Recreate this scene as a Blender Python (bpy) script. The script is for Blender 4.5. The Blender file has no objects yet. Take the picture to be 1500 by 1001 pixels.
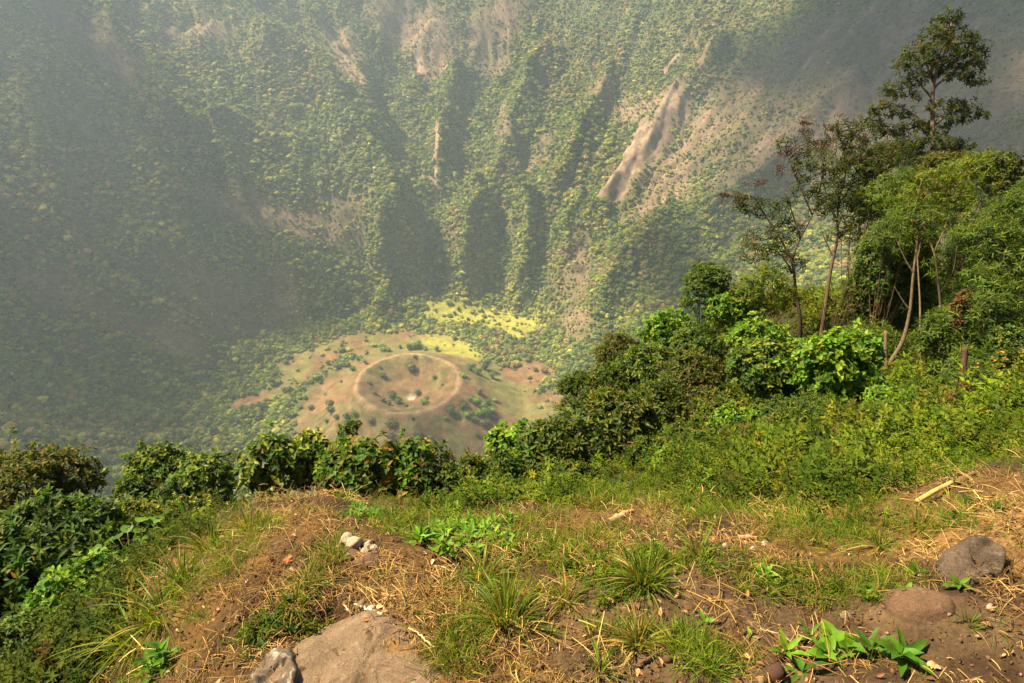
import bpy, math, random
import numpy as np
rng = np.random.default_rng(11)
scene = bpy.context.scene
COL = scene.collection
R = math.radians

# ------------------------------------------------------------ noise
def _hash(ix, iy, seed):
    h = (ix.astype(np.int64) * 374761393 + iy.astype(np.int64) * 668265263 + seed * 1442695041) & 0xFFFFFFFF
    h = ((h ^ (h >> 13)) * 1274126177) & 0xFFFFFFFF
    h = ((h ^ (h >> 16)) * 2246822519) & 0xFFFFFFFF
    return ((h ^ (h >> 15)) & 0xFFFFFF) / float(0xFFFFFF)
def vn(x, y, seed=0):
    x = np.asarray(x, float); y = np.asarray(y, float)
    ix = np.floor(x); iy = np.floor(y); fx = x - ix; fy = y - iy
    ux = fx**3 * (fx * (fx * 6 - 15) + 10); uy = fy**3 * (fy * (fy * 6 - 15) + 10)
    a = _hash(ix, iy, seed); b = _hash(ix + 1, iy, seed); c = _hash(ix, iy + 1, seed); d = _hash(ix + 1, iy + 1, seed)
    return (a * (1 - ux) + b * ux) * (1 - uy) + (c * (1 - ux) + d * ux) * uy
def fbm(x, y, o=4, seed=0, gain=.5):
    s = 0; a = 1; t = 0
    for k in range(o):
        s = s + a * (vn(x * 2**k + 17.3 * k, y * 2**k - 9.1 * k, seed + k) - .5); t += a; a *= gain
    return s / t * 2
def ridged(x, y, o=3, seed=0):
    s = 0; a = 1; t = 0
    for k in range(o):
        s = s + a * (1 - np.abs(2 * vn(x * 2**k, y * 2**k, seed + k) - 1)); t += a; a *= .5
    return s / t
def sst(a, b, x):
    t = np.clip((x - a) / (b - a), 0, 1); return t * t * (3 - 2 * t)

# ------------------------------------------------------------ camera frame (used to read bearings off the photograph)
CZ = 2.0
cp, sp_ = math.cos(R(31)), math.sin(R(31))
def ray(px, py):
    x = (px - 750) / 1000.; v = (py - 500.5) / 1000.
    return np.array([x, cp - v * sp_, -sp_ - v * cp])

# ------------------------------------------------------------ the crater
C0 = np.array([-60., 720.])
FLOOR = -480.
# azimuth (deg, 0 = east, 90 = north), radii of the contours -480 -400 -300 -200 -100 0 40
LEV = np.array([-480, -400, -300, -200, -100, 0, 40.])
AZ = [(0,   [112, 285, 425, 520, 610, 700, 725]),
      (35,  [120, 250, 420, 520, 615, 705, 730]),
      (70,  [180, 248, 380, 545, 650, 735, 760]),
      (90,  [200, 258, 420, 570, 665, 745, 775]),
      (115, [215, 270, 400, 560, 670, 750, 780]),
      (140, [225, 290, 420, 540, 660, 760, 790]),
      (165, [300, 380, 470, 580, 690, 780, 810]),
      (190, [340, 470, 570, 640, 710, 780, 810]),
      (225, [330, 440, 540, 620, 690, 760, 780]),
      (270, [300, 395, 510, 610, 680, 722, 740]),
      (315, [220, 370, 490, 590, 660, 715, 735])]
_az = np.array([a for a, _ in AZ] + [360.]); _rr = np.array([r for _, r in AZ] + [AZ[0][1]], float)
def contour_r(th):
    th = np.mod(th, 360.); i = np.clip(np.searchsorted(_az, th, side='right') - 1, 0, len(_az) - 2)
    f = (th - _az[i]) / (_az[i + 1] - _az[i]); f = f * f * (3 - 2 * f)
    return _rr[i] * (1 - f)[..., None] + _rr[i + 1] * f[..., None]
CONE = np.array([-120., 652.])
def cone_z(x, y):
    dx = x - CONE[0]; dy = y - CONE[1]; r = np.hypot(dx, dy); a = np.arctan2(dy, dx)
    rim = 57 + 1.6 * fbm(np.cos(a) * 1.5, np.sin(a) * 1.5, 3, 5)
    base = 122 + 9 * fbm(np.cos(a) * 2 + 9, np.sin(a) * 2, 3, 6) + 12 * np.cos(a + .3)
    top = 38 + 1.5 * np.sin(a - .5)
    out = np.clip((base - r) / (base - rim), 0, 1)
    outer = top * (out ** 1.12)
    ins = np.clip(r / rim, 0, 1)
    inner = top - 22 * (1 - ins ** 1.9)
    z = np.where(r < rim, inner, outer)
    lip = np.exp(-((r - rim) / 3.) ** 2) * -1.2 + 1.6 * fbm(np.cos(a) * 4, np.sin(a) * 4, 3, 15) * np.exp(-((r - rim) / 14.) ** 2)
    gul = 3.4 * (ridged(a * 8 + .8 * fbm(x * .03, y * .03, 2, 9), r * .02, 3, 8) - .5) * sst(rim + 2, rim + 25, r) * sst(base + 5, base - 20, r)
    return z + lip + gul + 1.3 * fbm(x * .08, y * .08, 4, 12)
def h_base(x, y):
    dx = x - C0[0]; dy = y - C0[1]; r = np.hypot(dx, dy); th = np.degrees(np.arctan2(dy, dx))
    far = sst(60, 260, np.hypot(x, y))
    rw = r + far * (26 * fbm(x / 210., y / 210., 4, 21)) * sst(120, 330, r)
    # gullies that run down the walls
    ang = np.radians(th)
    wob = .12 * fbm(x / 120., y / 120., 3, 3) + .22 * fbm(x / 330., y / 330., 2, 4)
    g = ridged((ang + wob) * 5.5, r / 900., 3, 31) - .55
    g2 = ridged((ang + wob * .7) * 17, r / 300., 2, 37) - .5
    amp = sst(180, 360, r) * far
    g3 = ridged((ang + wob * 1.2) * 47, r / 120., 3, 39) - .5
    rw = rw - amp * (36 * g * (.6 + .8 * vn(x / 160., y / 160., 77)) + 14 * g2 * (.3 + 1.4 * vn(x / 90., y / 90., 78)) + 9 * g3)
    rr = contour_r(th)
    z = np.full(np.shape(x), 0.) + FLOOR
    for k in range(6):
        t = np.clip((rw - rr[..., k]) / (rr[..., k + 1] - rr[..., k]), 0, 1)
        z = z + (LEV[k + 1] - LEV[k]) * t
    over = np.clip(rw - rr[..., 6], 0, None)
    z = z - over * .35
    z = z + far * (9 * fbm(x / 45., y / 45., 4, 41) * sst(90, 240, r) + 1.5 * fbm(x / 14., y / 14., 2, 45) * sst(90, 240, r))
    cz = cone_z(x, y)
    fl = FLOOR + 2.5 * fbm(x / 60., y / 60., 3, 50)
    return np.maximum(z, fl) + np.maximum(cz, 0) * sst(300, 200, r)

def march(H, px, py, t0=60., t1=2200., n=2600):
    d = ray(px, py); t = np.geomspace(t0, t1, n)
    X = d[0] * t; Y = d[1] * t; Z = CZ + d[2] * t
    hz = H(X, Y); k = np.argmax(Z < hz)
    if not (Z < hz).any(): return np.array([X[-1], Y[-1], Z[-1]])
    if k == 0: return np.array([X[0], Y[0], hz[0]])
    f = (Z[k - 1] - hz[k - 1]) / ((Z[k - 1] - hz[k - 1]) - (Z[k] - hz[k]))
    tt = t[k - 1] + f * (t[k] - t[k - 1])
    return np.array([d[0] * tt, d[1] * tt, CZ + d[2] * tt])

def seg_dist(x, y, pts):
    """distance to a polyline and parameter along it (0..1)"""
    best = np.full(np.shape(x), 1e9); par = np.zeros(np.shape(x)); n = len(pts) - 1
    for i in range(n):
        a = pts[i]; b = pts[i + 1]; ab = b[:2] - a[:2]; L = ab @ ab + 1e-9
        t = np.clip(((x - a[0]) * ab[0] + (y - a[1]) * ab[1]) / L, 0, 1)
        d = np.hypot(x - a[0] - t * ab[0], y - a[1] - t * ab[1])
        m = d < best; best = np.where(m, d, best); par = np.where(m, (i + t) / n, par)
    return best, par
# spurs of the walls: bearings along the crest, height, half width
SPURS = [
    ([(805, 60), (775, 130), (745, 215), (722, 290)], 46, 42),
    ([(672, 95), (655, 180), (645, 270)], 42, 34),
    ([(705, 300), (695, 350), (680, 430)], 58, 46),
    ([(775, 295), (768, 350), (770, 420)], 46, 30),
    ([(575, 370), (565, 410), (560, 480)], 34, 34),
    ([(360, 60), (470, 150), (545, 260), (585, 350), (605, 410)], 78, 95),
    ([(10, 150), (120, 175), (210, 250), (270, 380), (320, 480)], 85, 90),
    ([(0, 420), (110, 470), (210, 540)], 30, 60),
    ([(450, 30), (500, 100), (560, 190)], 30, 40),
    ([(1075, 50), (985, 150), (915, 265), (860, 330)], 36, 38),
    ([(1260, 120), (1180, 200), (1090, 300), (1000, 350)], 36, 45),
    ([(1000, 300), (915, 390), (850, 480), (800, 570)], 34, 48),
    ([(900, 80), (860, 170), (835, 260), (800, 300)], 32, 34),
    ([(200, 190), (330, 190), (430, 230), (500, 330)], 34, 45),
    ([(850, 290), (830, 360), (815, 440)], 28, 30),
]
GULLIES = [
    ([(590, 40), (560, 130), (590, 260), (632, 400)], 20, 26),
    ([(715, 240), (740, 310), (742, 430)], 16, 16),
    ([(1010, 160), (950, 230), (890, 285)], 14, 22),
    ([(190, 200), (215, 350), (300, 430), (350, 500)], 16, 28),
    ([(120, 20), (150, 90), (170, 110)], 12, 20),
    ([(640, 300), (640, 420)], 10, 16),
]
_sp = [([march(h_base, *p) for p in P], h, w) for P, h, w in SPURS]
_gu = [([march(h_base, *p) for p in P], h, w) for P, h, w in GULLIES]
def h_far(x, y):
    z = h_base(x, y)
    wx = x + 14 * fbm(x / 50., y / 50., 3, 61); wy = y + 14 * fbm(x / 50. + 7, y / 50., 3, 62)
    r = np.hypot(x - C0[0], y - C0[1]); up = sst(110, 230, r)
    for P, h, w in _sp:
        d, p = seg_dist(wx, wy, P)
        z = z + up * h * np.clip(1 - d / w, 0, 1) ** 1.2 * sst(-.02, .12, p) * (1 - .5 * sst(.85, 1, p))
    for P, h, w in _gu:
        d, p = seg_dist(wx, wy, P)
        z = z - up * h * np.exp(-(d / w) ** 2)
    return z

# ------------------------------------------------------------ the rim under the camera: spline through points read off the photo
CTRL = [(0,1000,3.3),(150,1000,2.9),(300,1000,2.35),(450,1000,2.15),(600,1000,2.12),(900,1000,2.12),(1200,1000,2.1),(1500,1000,2.0),
        (0,900,5.0),(100,890,4.4),(200,870,3.2),(350,870,2.7),(500,880,2.5),(620,850,2.62),(750,870,2.6),(880,860,2.62),(1010,840,2.62),(1200,870,2.55),(1300,870,2.45),(1500,870,2.3),
        (0,800,7.2),(120,800,6.3),(240,805,5.2),(300,775,4.1),(400,735,3.7),(500,735,3.75),(600,755,3.65),(750,735,4.0),(1000,745,3.75),(1200,745,3.45),(1400,705,3.4),(1500,690,3.1),
        (400,742,4.6),(500,740,4.7),(600,752,5.0),(750,732,5.2),(900,690,5.4),(50,790,9.5),(200,785,9.5),
        (1000,650,6.5),(1200,630,6.6),(1400,610,6.0),(1500,600,5.4),
        (1000,580,9.6),(1220,510,13.5),(1300,555,9.5),(1500,490,10.5),(900,580,11.),(1050,470,17.),(1380,430,19.)]
WORLD = [(0,10,-8.5),(0,20,-21),(-10,10,-11),(-20,20,-27),(10,30,-24),(0,-3,.3),(-5,-3,-2.2),(5,-3,.6),(10,0,.8),(18,10,-1.5),(22,20,-7),(-10,0,-5.5),(25,0,1),(-20,0,-12),(0,-15,-1),(20,-15,-1),(-20,-15,-8),(20,35,-25),(-25,35,-45),(0,40,-46)]
_cp = np.array([CZ * np.array([0, 0, 1]) + ray(a, b) * t for a, b, t in CTRL] + [np.array(w, float) for w in WORLD])
def _U(d2): return np.where(d2 > 1e-9, d2 * np.log(np.maximum(d2, 1e-9)), 0)
def _fit(P, lam=.002):
    n = len(P); K = _U(((P[:, None, :2] - P[None, :, :2]) ** 2).sum(-1)) + lam * np.eye(n)
    Q = np.hstack([np.ones((n, 1)), P[:, :2]]); A = np.zeros((n + 3, n + 3)); A[:n, :n] = K; A[:n, n:] = Q; A[n:, :n] = Q.T
    return np.linalg.solve(A, np.concatenate([P[:, 2], np.zeros(3)]))
_w = _fit(_cp)
def tps(x, y):
    sh = np.shape(x); x = np.ravel(x); y = np.ravel(y); z = _w[-3] + _w[-2] * x + _w[-1] * y
    for i, p in enumerate(_cp): z = z + _w[i] * _U((x - p[0]) ** 2 + (y - p[1]) ** 2)
    return z.reshape(sh)
BUMPS = []      # (x, y, radius, height) filled in below
def h_near(x, y):
    z = tps(x, y)
    r = np.hypot(x, y)
    z = z + .10 * fbm(x * .9, y * .9, 3, 71) * sst(1.0, 4, r) + .045 * fbm(x * 2.7, y * 2.7, 3, 75) + .02 * fbm(x * 9, y * 9, 3, 79)
    for bx, by, br, bh in BUMPS: z = z + bh * np.exp(-((x - bx) ** 2 + (y - by) ** 2) / br ** 2)
    return z
def H(x, y):
    x = np.asarray(x, float); y = np.asarray(y, float); r = np.hypot(x, y)
    f = sst(24, 55, r)
    out = np.zeros(np.shape(x)); m = f < 1
    out = np.array(h_far(x, y), float)
    if m.any():
        if out.ndim == 0: return (1 - f) * h_near(x, y) + f * out
        xm = x[m]; ym = y[m]; out[m] = (1 - f[m]) * h_near(xm, ym) + f[m] * out[m]
    return out
def hit(px, py, t0=.8, t1=60.): return march(H, px, py, t0, t1, 1600)
for px, py, br, bh in [(530, 1000, .22, -.05), (1040, 835, .22, .05), (590, 815, .16, .07), (455, 905, .10, -.10), (500, 905, .09, -.07), (430, 800, .3, .06), (1400, 830, .2, .05), (1340, 890, .18, .05), (800, 735, .22, .08)]:
    w = hit(px, py); BUMPS.append((w[0], w[1], br, bh))
def gz(x, y): return float(H(np.array([x]), np.array([y]))[0])

# ------------------------------------------------------------ mesh helpers
def mesh_from(name, verts, faces, mats=(), attrs=None, smooth=False):
    """faces: list of int arrays (n,3) or (n,4); attrs: {name: (n_verts,4) colours}"""
    me = bpy.data.meshes.new(name)
    verts = np.asarray(verts, np.float32); me.vertices.add(len(verts)); me.vertices.foreach_set('co', verts.ravel())
    faces = [np.asarray(f, np.int32) for f in faces if len(f)]
    if faces:
        li = np.concatenate([f.ravel() for f in faces]); sizes = np.concatenate([np.full(len(f), f.shape[1], np.int32) for f in faces])
        me.loops.add(len(li)); me.loops.foreach_set('vertex_index', li)
        me.polygons.add(len(sizes)); me.polygons.foreach_set('loop_start', np.concatenate([[0], np.cumsum(sizes)[:-1]]).astype(np.int32))
        me.polygons.foreach_set('loop_total', sizes)
        if smooth: me.polygons.foreach_set('use_smooth', np.ones(len(sizes), bool))
    for m in mats: me.materials.append(m)
    for k, v in (attrs or {}).items():
        v = np.asarray(v, np.float32)
        if v.ndim == 1: v = np.stack([v, v, v, np.ones_like(v)], 1)
        if v.shape[1] == 3: v = np.hstack([v, np.ones((len(v), 1), np.float32)])
        a = me.attributes.new(k, 'FLOAT_COLOR', 'POINT'); a.data.foreach_set('color', v.ravel())
    me.update(calc_edges=True); me.validate(); return me
def add(name, me, parent=None, loc=None, label=None, cat=None, group=None, kind=None):
    o = bpy.data.objects.new(name, me); COL.objects.link(o)
    if parent: o.parent = parent
    if loc is not None: o.location = loc
    return tag(o, label, cat, group, kind)
def tag(o, label=None, cat=None, group=None, kind=None):
    if label: o['label'] = label
    if cat: o['category'] = cat
    if group: o['group'] = group
    if kind: o['kind'] = kind
    return o
class MB:
    def __init__(s): s.v = []; s.f3 = []; s.f4 = []; s.c = []; s.n = 0
    def add(s, v, f3=None, f4=None, c=None):
        v = np.asarray(v, float).reshape(-1, 3)
        if f3 is not None and len(f3): s.f3.append(np.asarray(f3) + s.n)
        if f4 is not None and len(f4): s.f4.append(np.asarray(f4) + s.n)
        s.v.append(v); s.n += len(v)
        if c is None: c = (1, 1, 1)
        c = np.asarray(c, float); s.c.append(np.broadcast_to(c, (len(v), 3)) if c.ndim == 1 else c)
    def mesh(s, name, mats, smooth=False, off=None):
        v = np.concatenate(s.v)
        if off is not None: v = v - np.asarray(off)
        fs = []
        if s.f3: fs.append(np.concatenate(s.f3))
        if s.f4: fs.append(np.concatenate(s.f4))
        return mesh_from(name, v, fs, mats, {'tint': np.concatenate(s.c)}, smooth)
def nrm(v): return v / (np.linalg.norm(v, axis=-1, keepdims=True) + 1e-9)
def tube(mb, pts, rad, sides=6, c=(.2, .15, .1), cap=True):
    pts = np.asarray(pts, float); n = len(pts); rad = np.broadcast_to(np.asarray(rad, float), (n,))
    t = nrm(np.gradient(pts, axis=0)); up = np.array([0.3, .1, 1.]) if abs(t[0][2]) < .9 else np.array([1., .2, 0])
    a = nrm(np.cross(t, up)); b = np.cross(t, a); ph = np.arange(sides) * 2 * math.pi / sides
    ring = pts[:, None] + rad[:, None, None] * (np.cos(ph)[None, :, None] * a[:, None] + np.sin(ph)[None, :, None] * b[:, None])
    v = ring.reshape(-1, 3); f = []
    i = np.arange(n - 1)[:, None] * sides; j = np.arange(sides)[None]; k = (j + 1) % sides
    f4 = np.stack([i + j, i + k, i + sides + k, i + sides + j], -1).reshape(-1, 4)
    f3 = None
    if cap:
        v = np.vstack([v, pts[0], pts[-1]]); m = n * sides; jj = np.arange(sides); kk = (jj + 1) % sides
        f3 = np.vstack([np.stack([kk, jj, np.full(sides, m)], 1), np.stack([m - sides + jj, m - sides + kk, np.full(sides, m + 1)], 1)])
    mb.add(v, f3, f4, c)
def smooth_path(P, n=10):
    P = np.asarray(P, float)
    if len(P) < 3: return np.linspace(P[0], P[-1], n)
    Q = np.vstack([2 * P[0] - P[1], P, 2 * P[-1] - P[-2]]); out = []
    m = len(P) - 1; per = max(2, n // m)
    for i in range(m):
        a, b, c, d = Q[i:i + 4]
        for t in np.linspace(0, 1, per, endpoint=False):
            out.append(.5 * ((2 * b) + (c - a) * t + (2 * a - 5 * b + 4 * c - d) * t * t + (-a + 3 * b - 3 * c + d) * t ** 3))
    out.append(P[-1]); return np.array(out)

# ------------------------------------------------------------ materials
def new_mat(name):
    m = bpy.data.materials.new(name); m.use_nodes = True; nt = m.node_tree; nt.nodes.clear()
    return m, nt, nt.nodes, nt.links
def mixc(nd, lk, fac, a, b, mode='MIX'):
    n = nd.new('ShaderNodeMix'); n.data_type = 'RGBA'; n.blend_type = mode
    for s, v in ((0, fac), (6, a), (7, b)):
        if hasattr(v, 'links') or hasattr(v, 'is_linked'): lk.new(v, n.inputs[s])
        else: n.inputs[s].default_value = v if s == 0 else (*v, 1)
    return n.outputs[2]
def noise(nd, lk, scale, detail=4, rough=.6, vec=None):
    n = nd.new('ShaderNodeTexNoise'); n.inputs['Scale'].default_value = scale; n.inputs['Detail'].default_value = detail; n.inputs['Roughness'].default_value = rough
    if vec is not None: lk.new(vec, n.inputs['Vector'])
    return n
def ramp(nd, lk, src, a, b):
    n = nd.new('ShaderNodeMapRange'); n.inputs[1].default_value = a; n.inputs[2].default_value = b; lk.new(src, n.inputs[0]); n.clamp = True
    return n.outputs[0]
def leaf_mat(name, trans=.35, rough=.55, atype='GEOMETRY', spec=.2, bright=1.0, tt=(1.5, 1.35, .55)):
    m, nt, nd, lk = new_mat(name)
    at = nd.new('ShaderNodeAttribute'); at.attribute_name = 'tint'; at.attribute_type = atype
    tc = nd.new('ShaderNodeTexCoord'); ns = noise(nd, lk, 30, 2, .6, tc.outputs['Object'])
    col = mixc(nd, lk, ramp(nd, lk, ns.outputs[0], .3, .7), (.75 * bright,) * 3, (1.25 * bright,) * 3)
    c = mixc(nd, lk, 1.0, at.outputs['Color'], col, 'MULTIPLY')
    p = nd.new('ShaderNodeBsdfPrincipled'); lk.new(c, p.inputs['Base Color']); p.inputs['Roughness'].default_value = rough; p.inputs['Specular IOR Level'].default_value = spec
    tr = nd.new('ShaderNodeBsdfTranslucent'); tcg = mixc(nd, lk, 1.0, c, tt, 'MULTIPLY'); lk.new(tcg, tr.inputs['Color'])
    mx = nd.new('ShaderNodeMixShader'); mx.inputs[0].default_value = trans; lk.new(p.outputs[0], mx.inputs[1]); lk.new(tr.outputs[0], mx.inputs[2])
    o = nd.new('ShaderNodeOutputMaterial'); lk.new(mx.outputs[0], o.inputs[0]); return m
def tint_mat(name, scale=8., rough=.85, bump=.3, var=.35, detail=6, dist=.02):
    m, nt, nd, lk = new_mat(name)
    at = nd.new('ShaderNodeAttribute'); at.attribute_name = 'tint'
    tc = nd.new('ShaderNodeTexCoord'); ns = noise(nd, lk, scale, detail, .7, tc.outputs['Object'])
    col = mixc(nd, lk, ramp(nd, lk, ns.outputs[0], .3, .7), (1 - var,) * 3, (1 + var,) * 3)
    c = mixc(nd, lk, 1.0, at.outputs['Color'], col, 'MULTIPLY')
    p = nd.new('ShaderNodeBsdfPrincipled'); lk.new(c, p.inputs['Base Color']); p.inputs['Roughness'].default_value = rough; p.inputs['Specular IOR Level'].default_value = .2
    b = nd.new('ShaderNodeBump'); b.inputs['Strength'].default_value = bump; b.inputs['Distance'].default_value = dist; lk.new(ns.outputs[0], b.inputs['Height']); lk.new(b.outputs[0], p.inputs['Normal'])
    o = nd.new('ShaderNodeOutputMaterial'); lk.new(p.outputs[0], o.inputs[0]); return m

# ------------------------------------------------------------ geometry-node scatter (only for stuff nobody could count)
def scatter(name, P, rot, scl, idx, tint, protos, label, cat):
    n = len(P); me = bpy.data.meshes.new(name); me.vertices.add(n); me.vertices.foreach_set('co', np.asarray(P, np.float32).ravel())
    def at(nm, ty, key, v):
        a = me.attributes.new(nm, ty, 'POINT'); a.data.foreach_set(key, np.ascontiguousarray(v).ravel())
    at('rot', 'FLOAT_VECTOR', 'vector', np.asarray(rot, np.float32)); 
    scl = np.asarray(scl, np.float32); scl = np.repeat(scl[:, None], 3, 1) if scl.ndim == 1 else scl
    at('scl', 'FLOAT_VECTOR', 'vector', scl); at('idx', 'INT', 'value', np.asarray(idx, np.int32))
    at('tint', 'FLOAT_COLOR', 'color', np.hstack([tint, np.ones((n, 1))]).astype(np.float32))
    me.update()
    pc = bpy.data.collections.new(name + '_kinds')
    for i, p in enumerate(protos):
        o = bpy.data.objects.new(f'{name}_{i:02d}', p); pc.objects.link(o)
    ng = bpy.data.node_groups.new(name, 'GeometryNodeTree')
    ng.interface.new_socket('Geometry', in_out='INPUT', socket_type='NodeSocketGeometry'); ng.interface.new_socket('Geometry', in_out='OUTPUT', socket_type='NodeSocketGeometry')
    N = ng.nodes; L = ng.links
    gi = N.new('NodeGroupInput'); go = N.new('NodeGroupOutput'); iop = N.new('GeometryNodeInstanceOnPoints')
    ci = N.new('GeometryNodeCollectionInfo'); ci.inputs['Collection'].default_value = pc; ci.inputs['Separate Children'].default_value = True; ci.inputs['Reset Children'].default_value = True
    def na(nm, ty):
        q = N.new('GeometryNodeInputNamedAttribute'); q.data_type = ty; q.inputs['Name'].default_value = nm; return q.outputs['Attribute']
    L.new(gi.outputs[0], iop.inputs['Points']); L.new(ci.outputs[0], iop.inputs['Instance']); iop.inputs['Pick Instance'].default_value = True
    L.new(na('idx', 'INT'), iop.inputs['Instance Index'])
    er = N.new('FunctionNodeEulerToRotation'); L.new(na('rot', 'FLOAT_VECTOR'), er.inputs[0]); L.new(er.outputs[0], iop.inputs['Rotation'])
    L.new(na('scl', 'FLOAT_VECTOR'), iop.inputs['Scale']); L.new(iop.outputs[0], go.inputs[0])
    o = add(name, me, label=label, cat=cat, kind='stuff')
    md = o.modifiers.new('scatter', 'NODES'); md.node_group = ng
    return o
# ------------------------------------------------------------ masks on the crater (world strokes, read off the photograph as bearings)
def stroke(pts, w): return ([march(H, a, b, 60, 2200, 1800) for a, b in pts], w)
def mask(x, y, S, soft=.5):
    wx = x + 12 * fbm(x / 30., y / 30., 3, 91); wy = y + 12 * fbm(x / 30. + 3, y / 30., 3, 92)
    m = np.zeros(np.shape(x))
    for P, w in S:
        d, _ = seg_dist(wx, wy, P); m = np.maximum(m, sst(w * (1 + soft), w * (1 - soft), d))
    return m
S_SCAR = [stroke([(985, 150), (960, 190), (930, 240), (895, 278)], 17), stroke([(945, 180), (925, 230), (885, 275)], 11), stroke([(990, 85), (975, 110)], 5), stroke([(640, 175), (638, 255), (641, 290)], 4),
          stroke([(612, 75), (616, 105)], 6), stroke([(1250, 150), (1225, 180)], 6), stroke([(1225, 40), (1190, 75), (1180, 85)], 5), stroke([(1045, 60), (1030, 85)], 5)]
S_BROWN = [stroke([(960, 300), (1000, 230), (1060, 170), (1150, 110), (1300, 60)], 45), stroke([(1120, 230), (1300, 130), (1480, 150)], 60), stroke([(880, 120), (930, 160), (985, 130)], 26), stroke([(560, 10), (640, 50), (640, 90)], 40),
           stroke([(720, 90), (700, 60), (740, 20)], 30), stroke([(80, 20), (130, 60), (170, 95)], 26), stroke([(250, 50), (330, 42)], 16), stroke([(330, 300), (420, 320), (520, 310)], 24), stroke([(300, 440), (370, 460), (410, 440)], 28),
           stroke([(850, 350), (840, 440), (850, 480)], 18), stroke([(870, 590), (910, 545), (960, 500)], 10), stroke([(1030, 190), (1090, 160)], 34), stroke([(1440, 240), (1500, 250)], 50), stroke([(740, 150), (735, 180)], 9), stroke([(800, 200), (780, 240), (740, 200)], 16),
           stroke([(60, 400), (170, 470), (280, 500)], 22), stroke([(500, 60), (520, 110)], 24)]
S_TAN = [stroke([(355, 590), (385, 580), (410, 572)], 16), stroke([(430, 545), (500, 505), (560, 500), (640, 500)], 30), stroke([(720, 545), (780, 545), (760, 575)], 24), stroke([(700, 660), (760, 620), (800, 590)], 26), stroke([(690, 580), (740, 590)], 20)]
S_MEAD = [stroke([(690, 462), (740, 468), (770, 478)], 30), stroke([(760, 490), (770, 475)], 18), stroke([(640, 500), (680, 515)], 20), stroke([(720, 470), (640, 455)], 20)]
def cone_m(x, y):
    r = np.hypot(x - CONE[0], y - CONE[1]); return sst(138, 118, r + 8 * fbm(x / 20., y / 20., 3, 14))
def rgb(x): return np.array(x, float)
def cmix(a, b, f): return a * (1 - f)[..., None] + b * f[..., None]

# ------------------------------------------------------------ far terrain sheet
def crater_fields(x, y):
    f = {}
    f['scar'] = mask(x, y, S_SCAR, .6); f['brown'] = mask(x, y, S_BROWN, .7); f['tan'] = mask(x, y, S_TAN, .5); f['mead'] = mask(x, y, S_MEAD, .5); f['cone'] = cone_m(x, y)
    return f
gx = np.arange(-1120, 1061, 3.5); gy = np.arange(-260, 1660, 3.5)
GX, GY = np.meshgrid(gx, gy); GZ = H(GX, GY)
near_hole = np.hypot(GX, GY) < 26
GZf = GZ - 1.5 * sst(33.5, 29, np.hypot(GX, GY))
F = crater_fields(GX, GY)
gyv, gxv = np.gradient(GZ, 3.5, 3.5); SLOPE = np.hypot(gxv, gyv)
n1 = fbm(GX / 40., GY / 40., 4, 101) * .5 + .5; n2 = fbm(GX / 9., GY / 9., 3, 103) * .5 + .5
col = cmix(rgb((.085, .10, .028)), rgb((.15, .125, .05)), sst(.35, .75, n1))
col = cmix(col, cmix(rgb((.20, .14, .09)), rgb((.13, .105, .055)), sst(.4, .65, n1)), F['brown'] * sst(.2, .6, n2 + .3))
col = cmix(col, rgb((.18, .105, .055)), np.maximum(F['tan'], F['cone'])); n5_ = fbm(GX / 6., GY / 6., 4, 131) * .5 + .5; col = cmix(col, rgb((.10, .095, .03)), F['cone'] * .9 * sst(.44, .60, n5_ * .6 + n1 * .4))
inner = sst(58, 50, np.hypot(GX - CONE[0], GY - CONE[1]))
col = cmix(col, rgb((.17, .15, .06)), sst(.45, .7, n1 * .5 + n2 * .5) * .7 * F['cone'])
rimd = np.abs(np.hypot(GX - CONE[0], GY - CONE[1]) - 59); col = cmix(col, rgb((.32, .21, .13)), sst(3.2, 1.2, rimd) * .8)
bowl = np.hypot(GX - CONE[0] - 2, GY - CONE[1] + 3); col = cmix(col, rgb((.42, .36, .29)), sst(6.5, 3, bowl + 3 * (n2 - .5)))
col = cmix(col, rgb((.15, .16, .045)), sst(.35, .6, n1) * F['tan'] * .7)
col = cmix(col, rgb((.26, .25, .045)), F['mead'])
col = cmix(col, cmix(rgb((.31, .225, .155)), rgb((.19, .135, .09)), sst(.35, .65, fbm(GX / 5., GY / 5., 3, 141) * .5 + .5)), F['scar'])
steep = sst(1.4, 2.3, SLOPE) * (1 - F['scar']); col = cmix(col, rgb((.20, .15, .10)), steep * .7 * sst(.4, .6, n2))
col = col * (.82 + .36 * n2)[..., None]
ny, nx = GX.shape; idx = np.arange(ny * nx).reshape(ny, nx)
q = np.stack([idx[:-1, :-1], idx[:-1, 1:], idx[1:, 1:], idx[1:, :-1]], -1).reshape(-1, 4)
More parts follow.
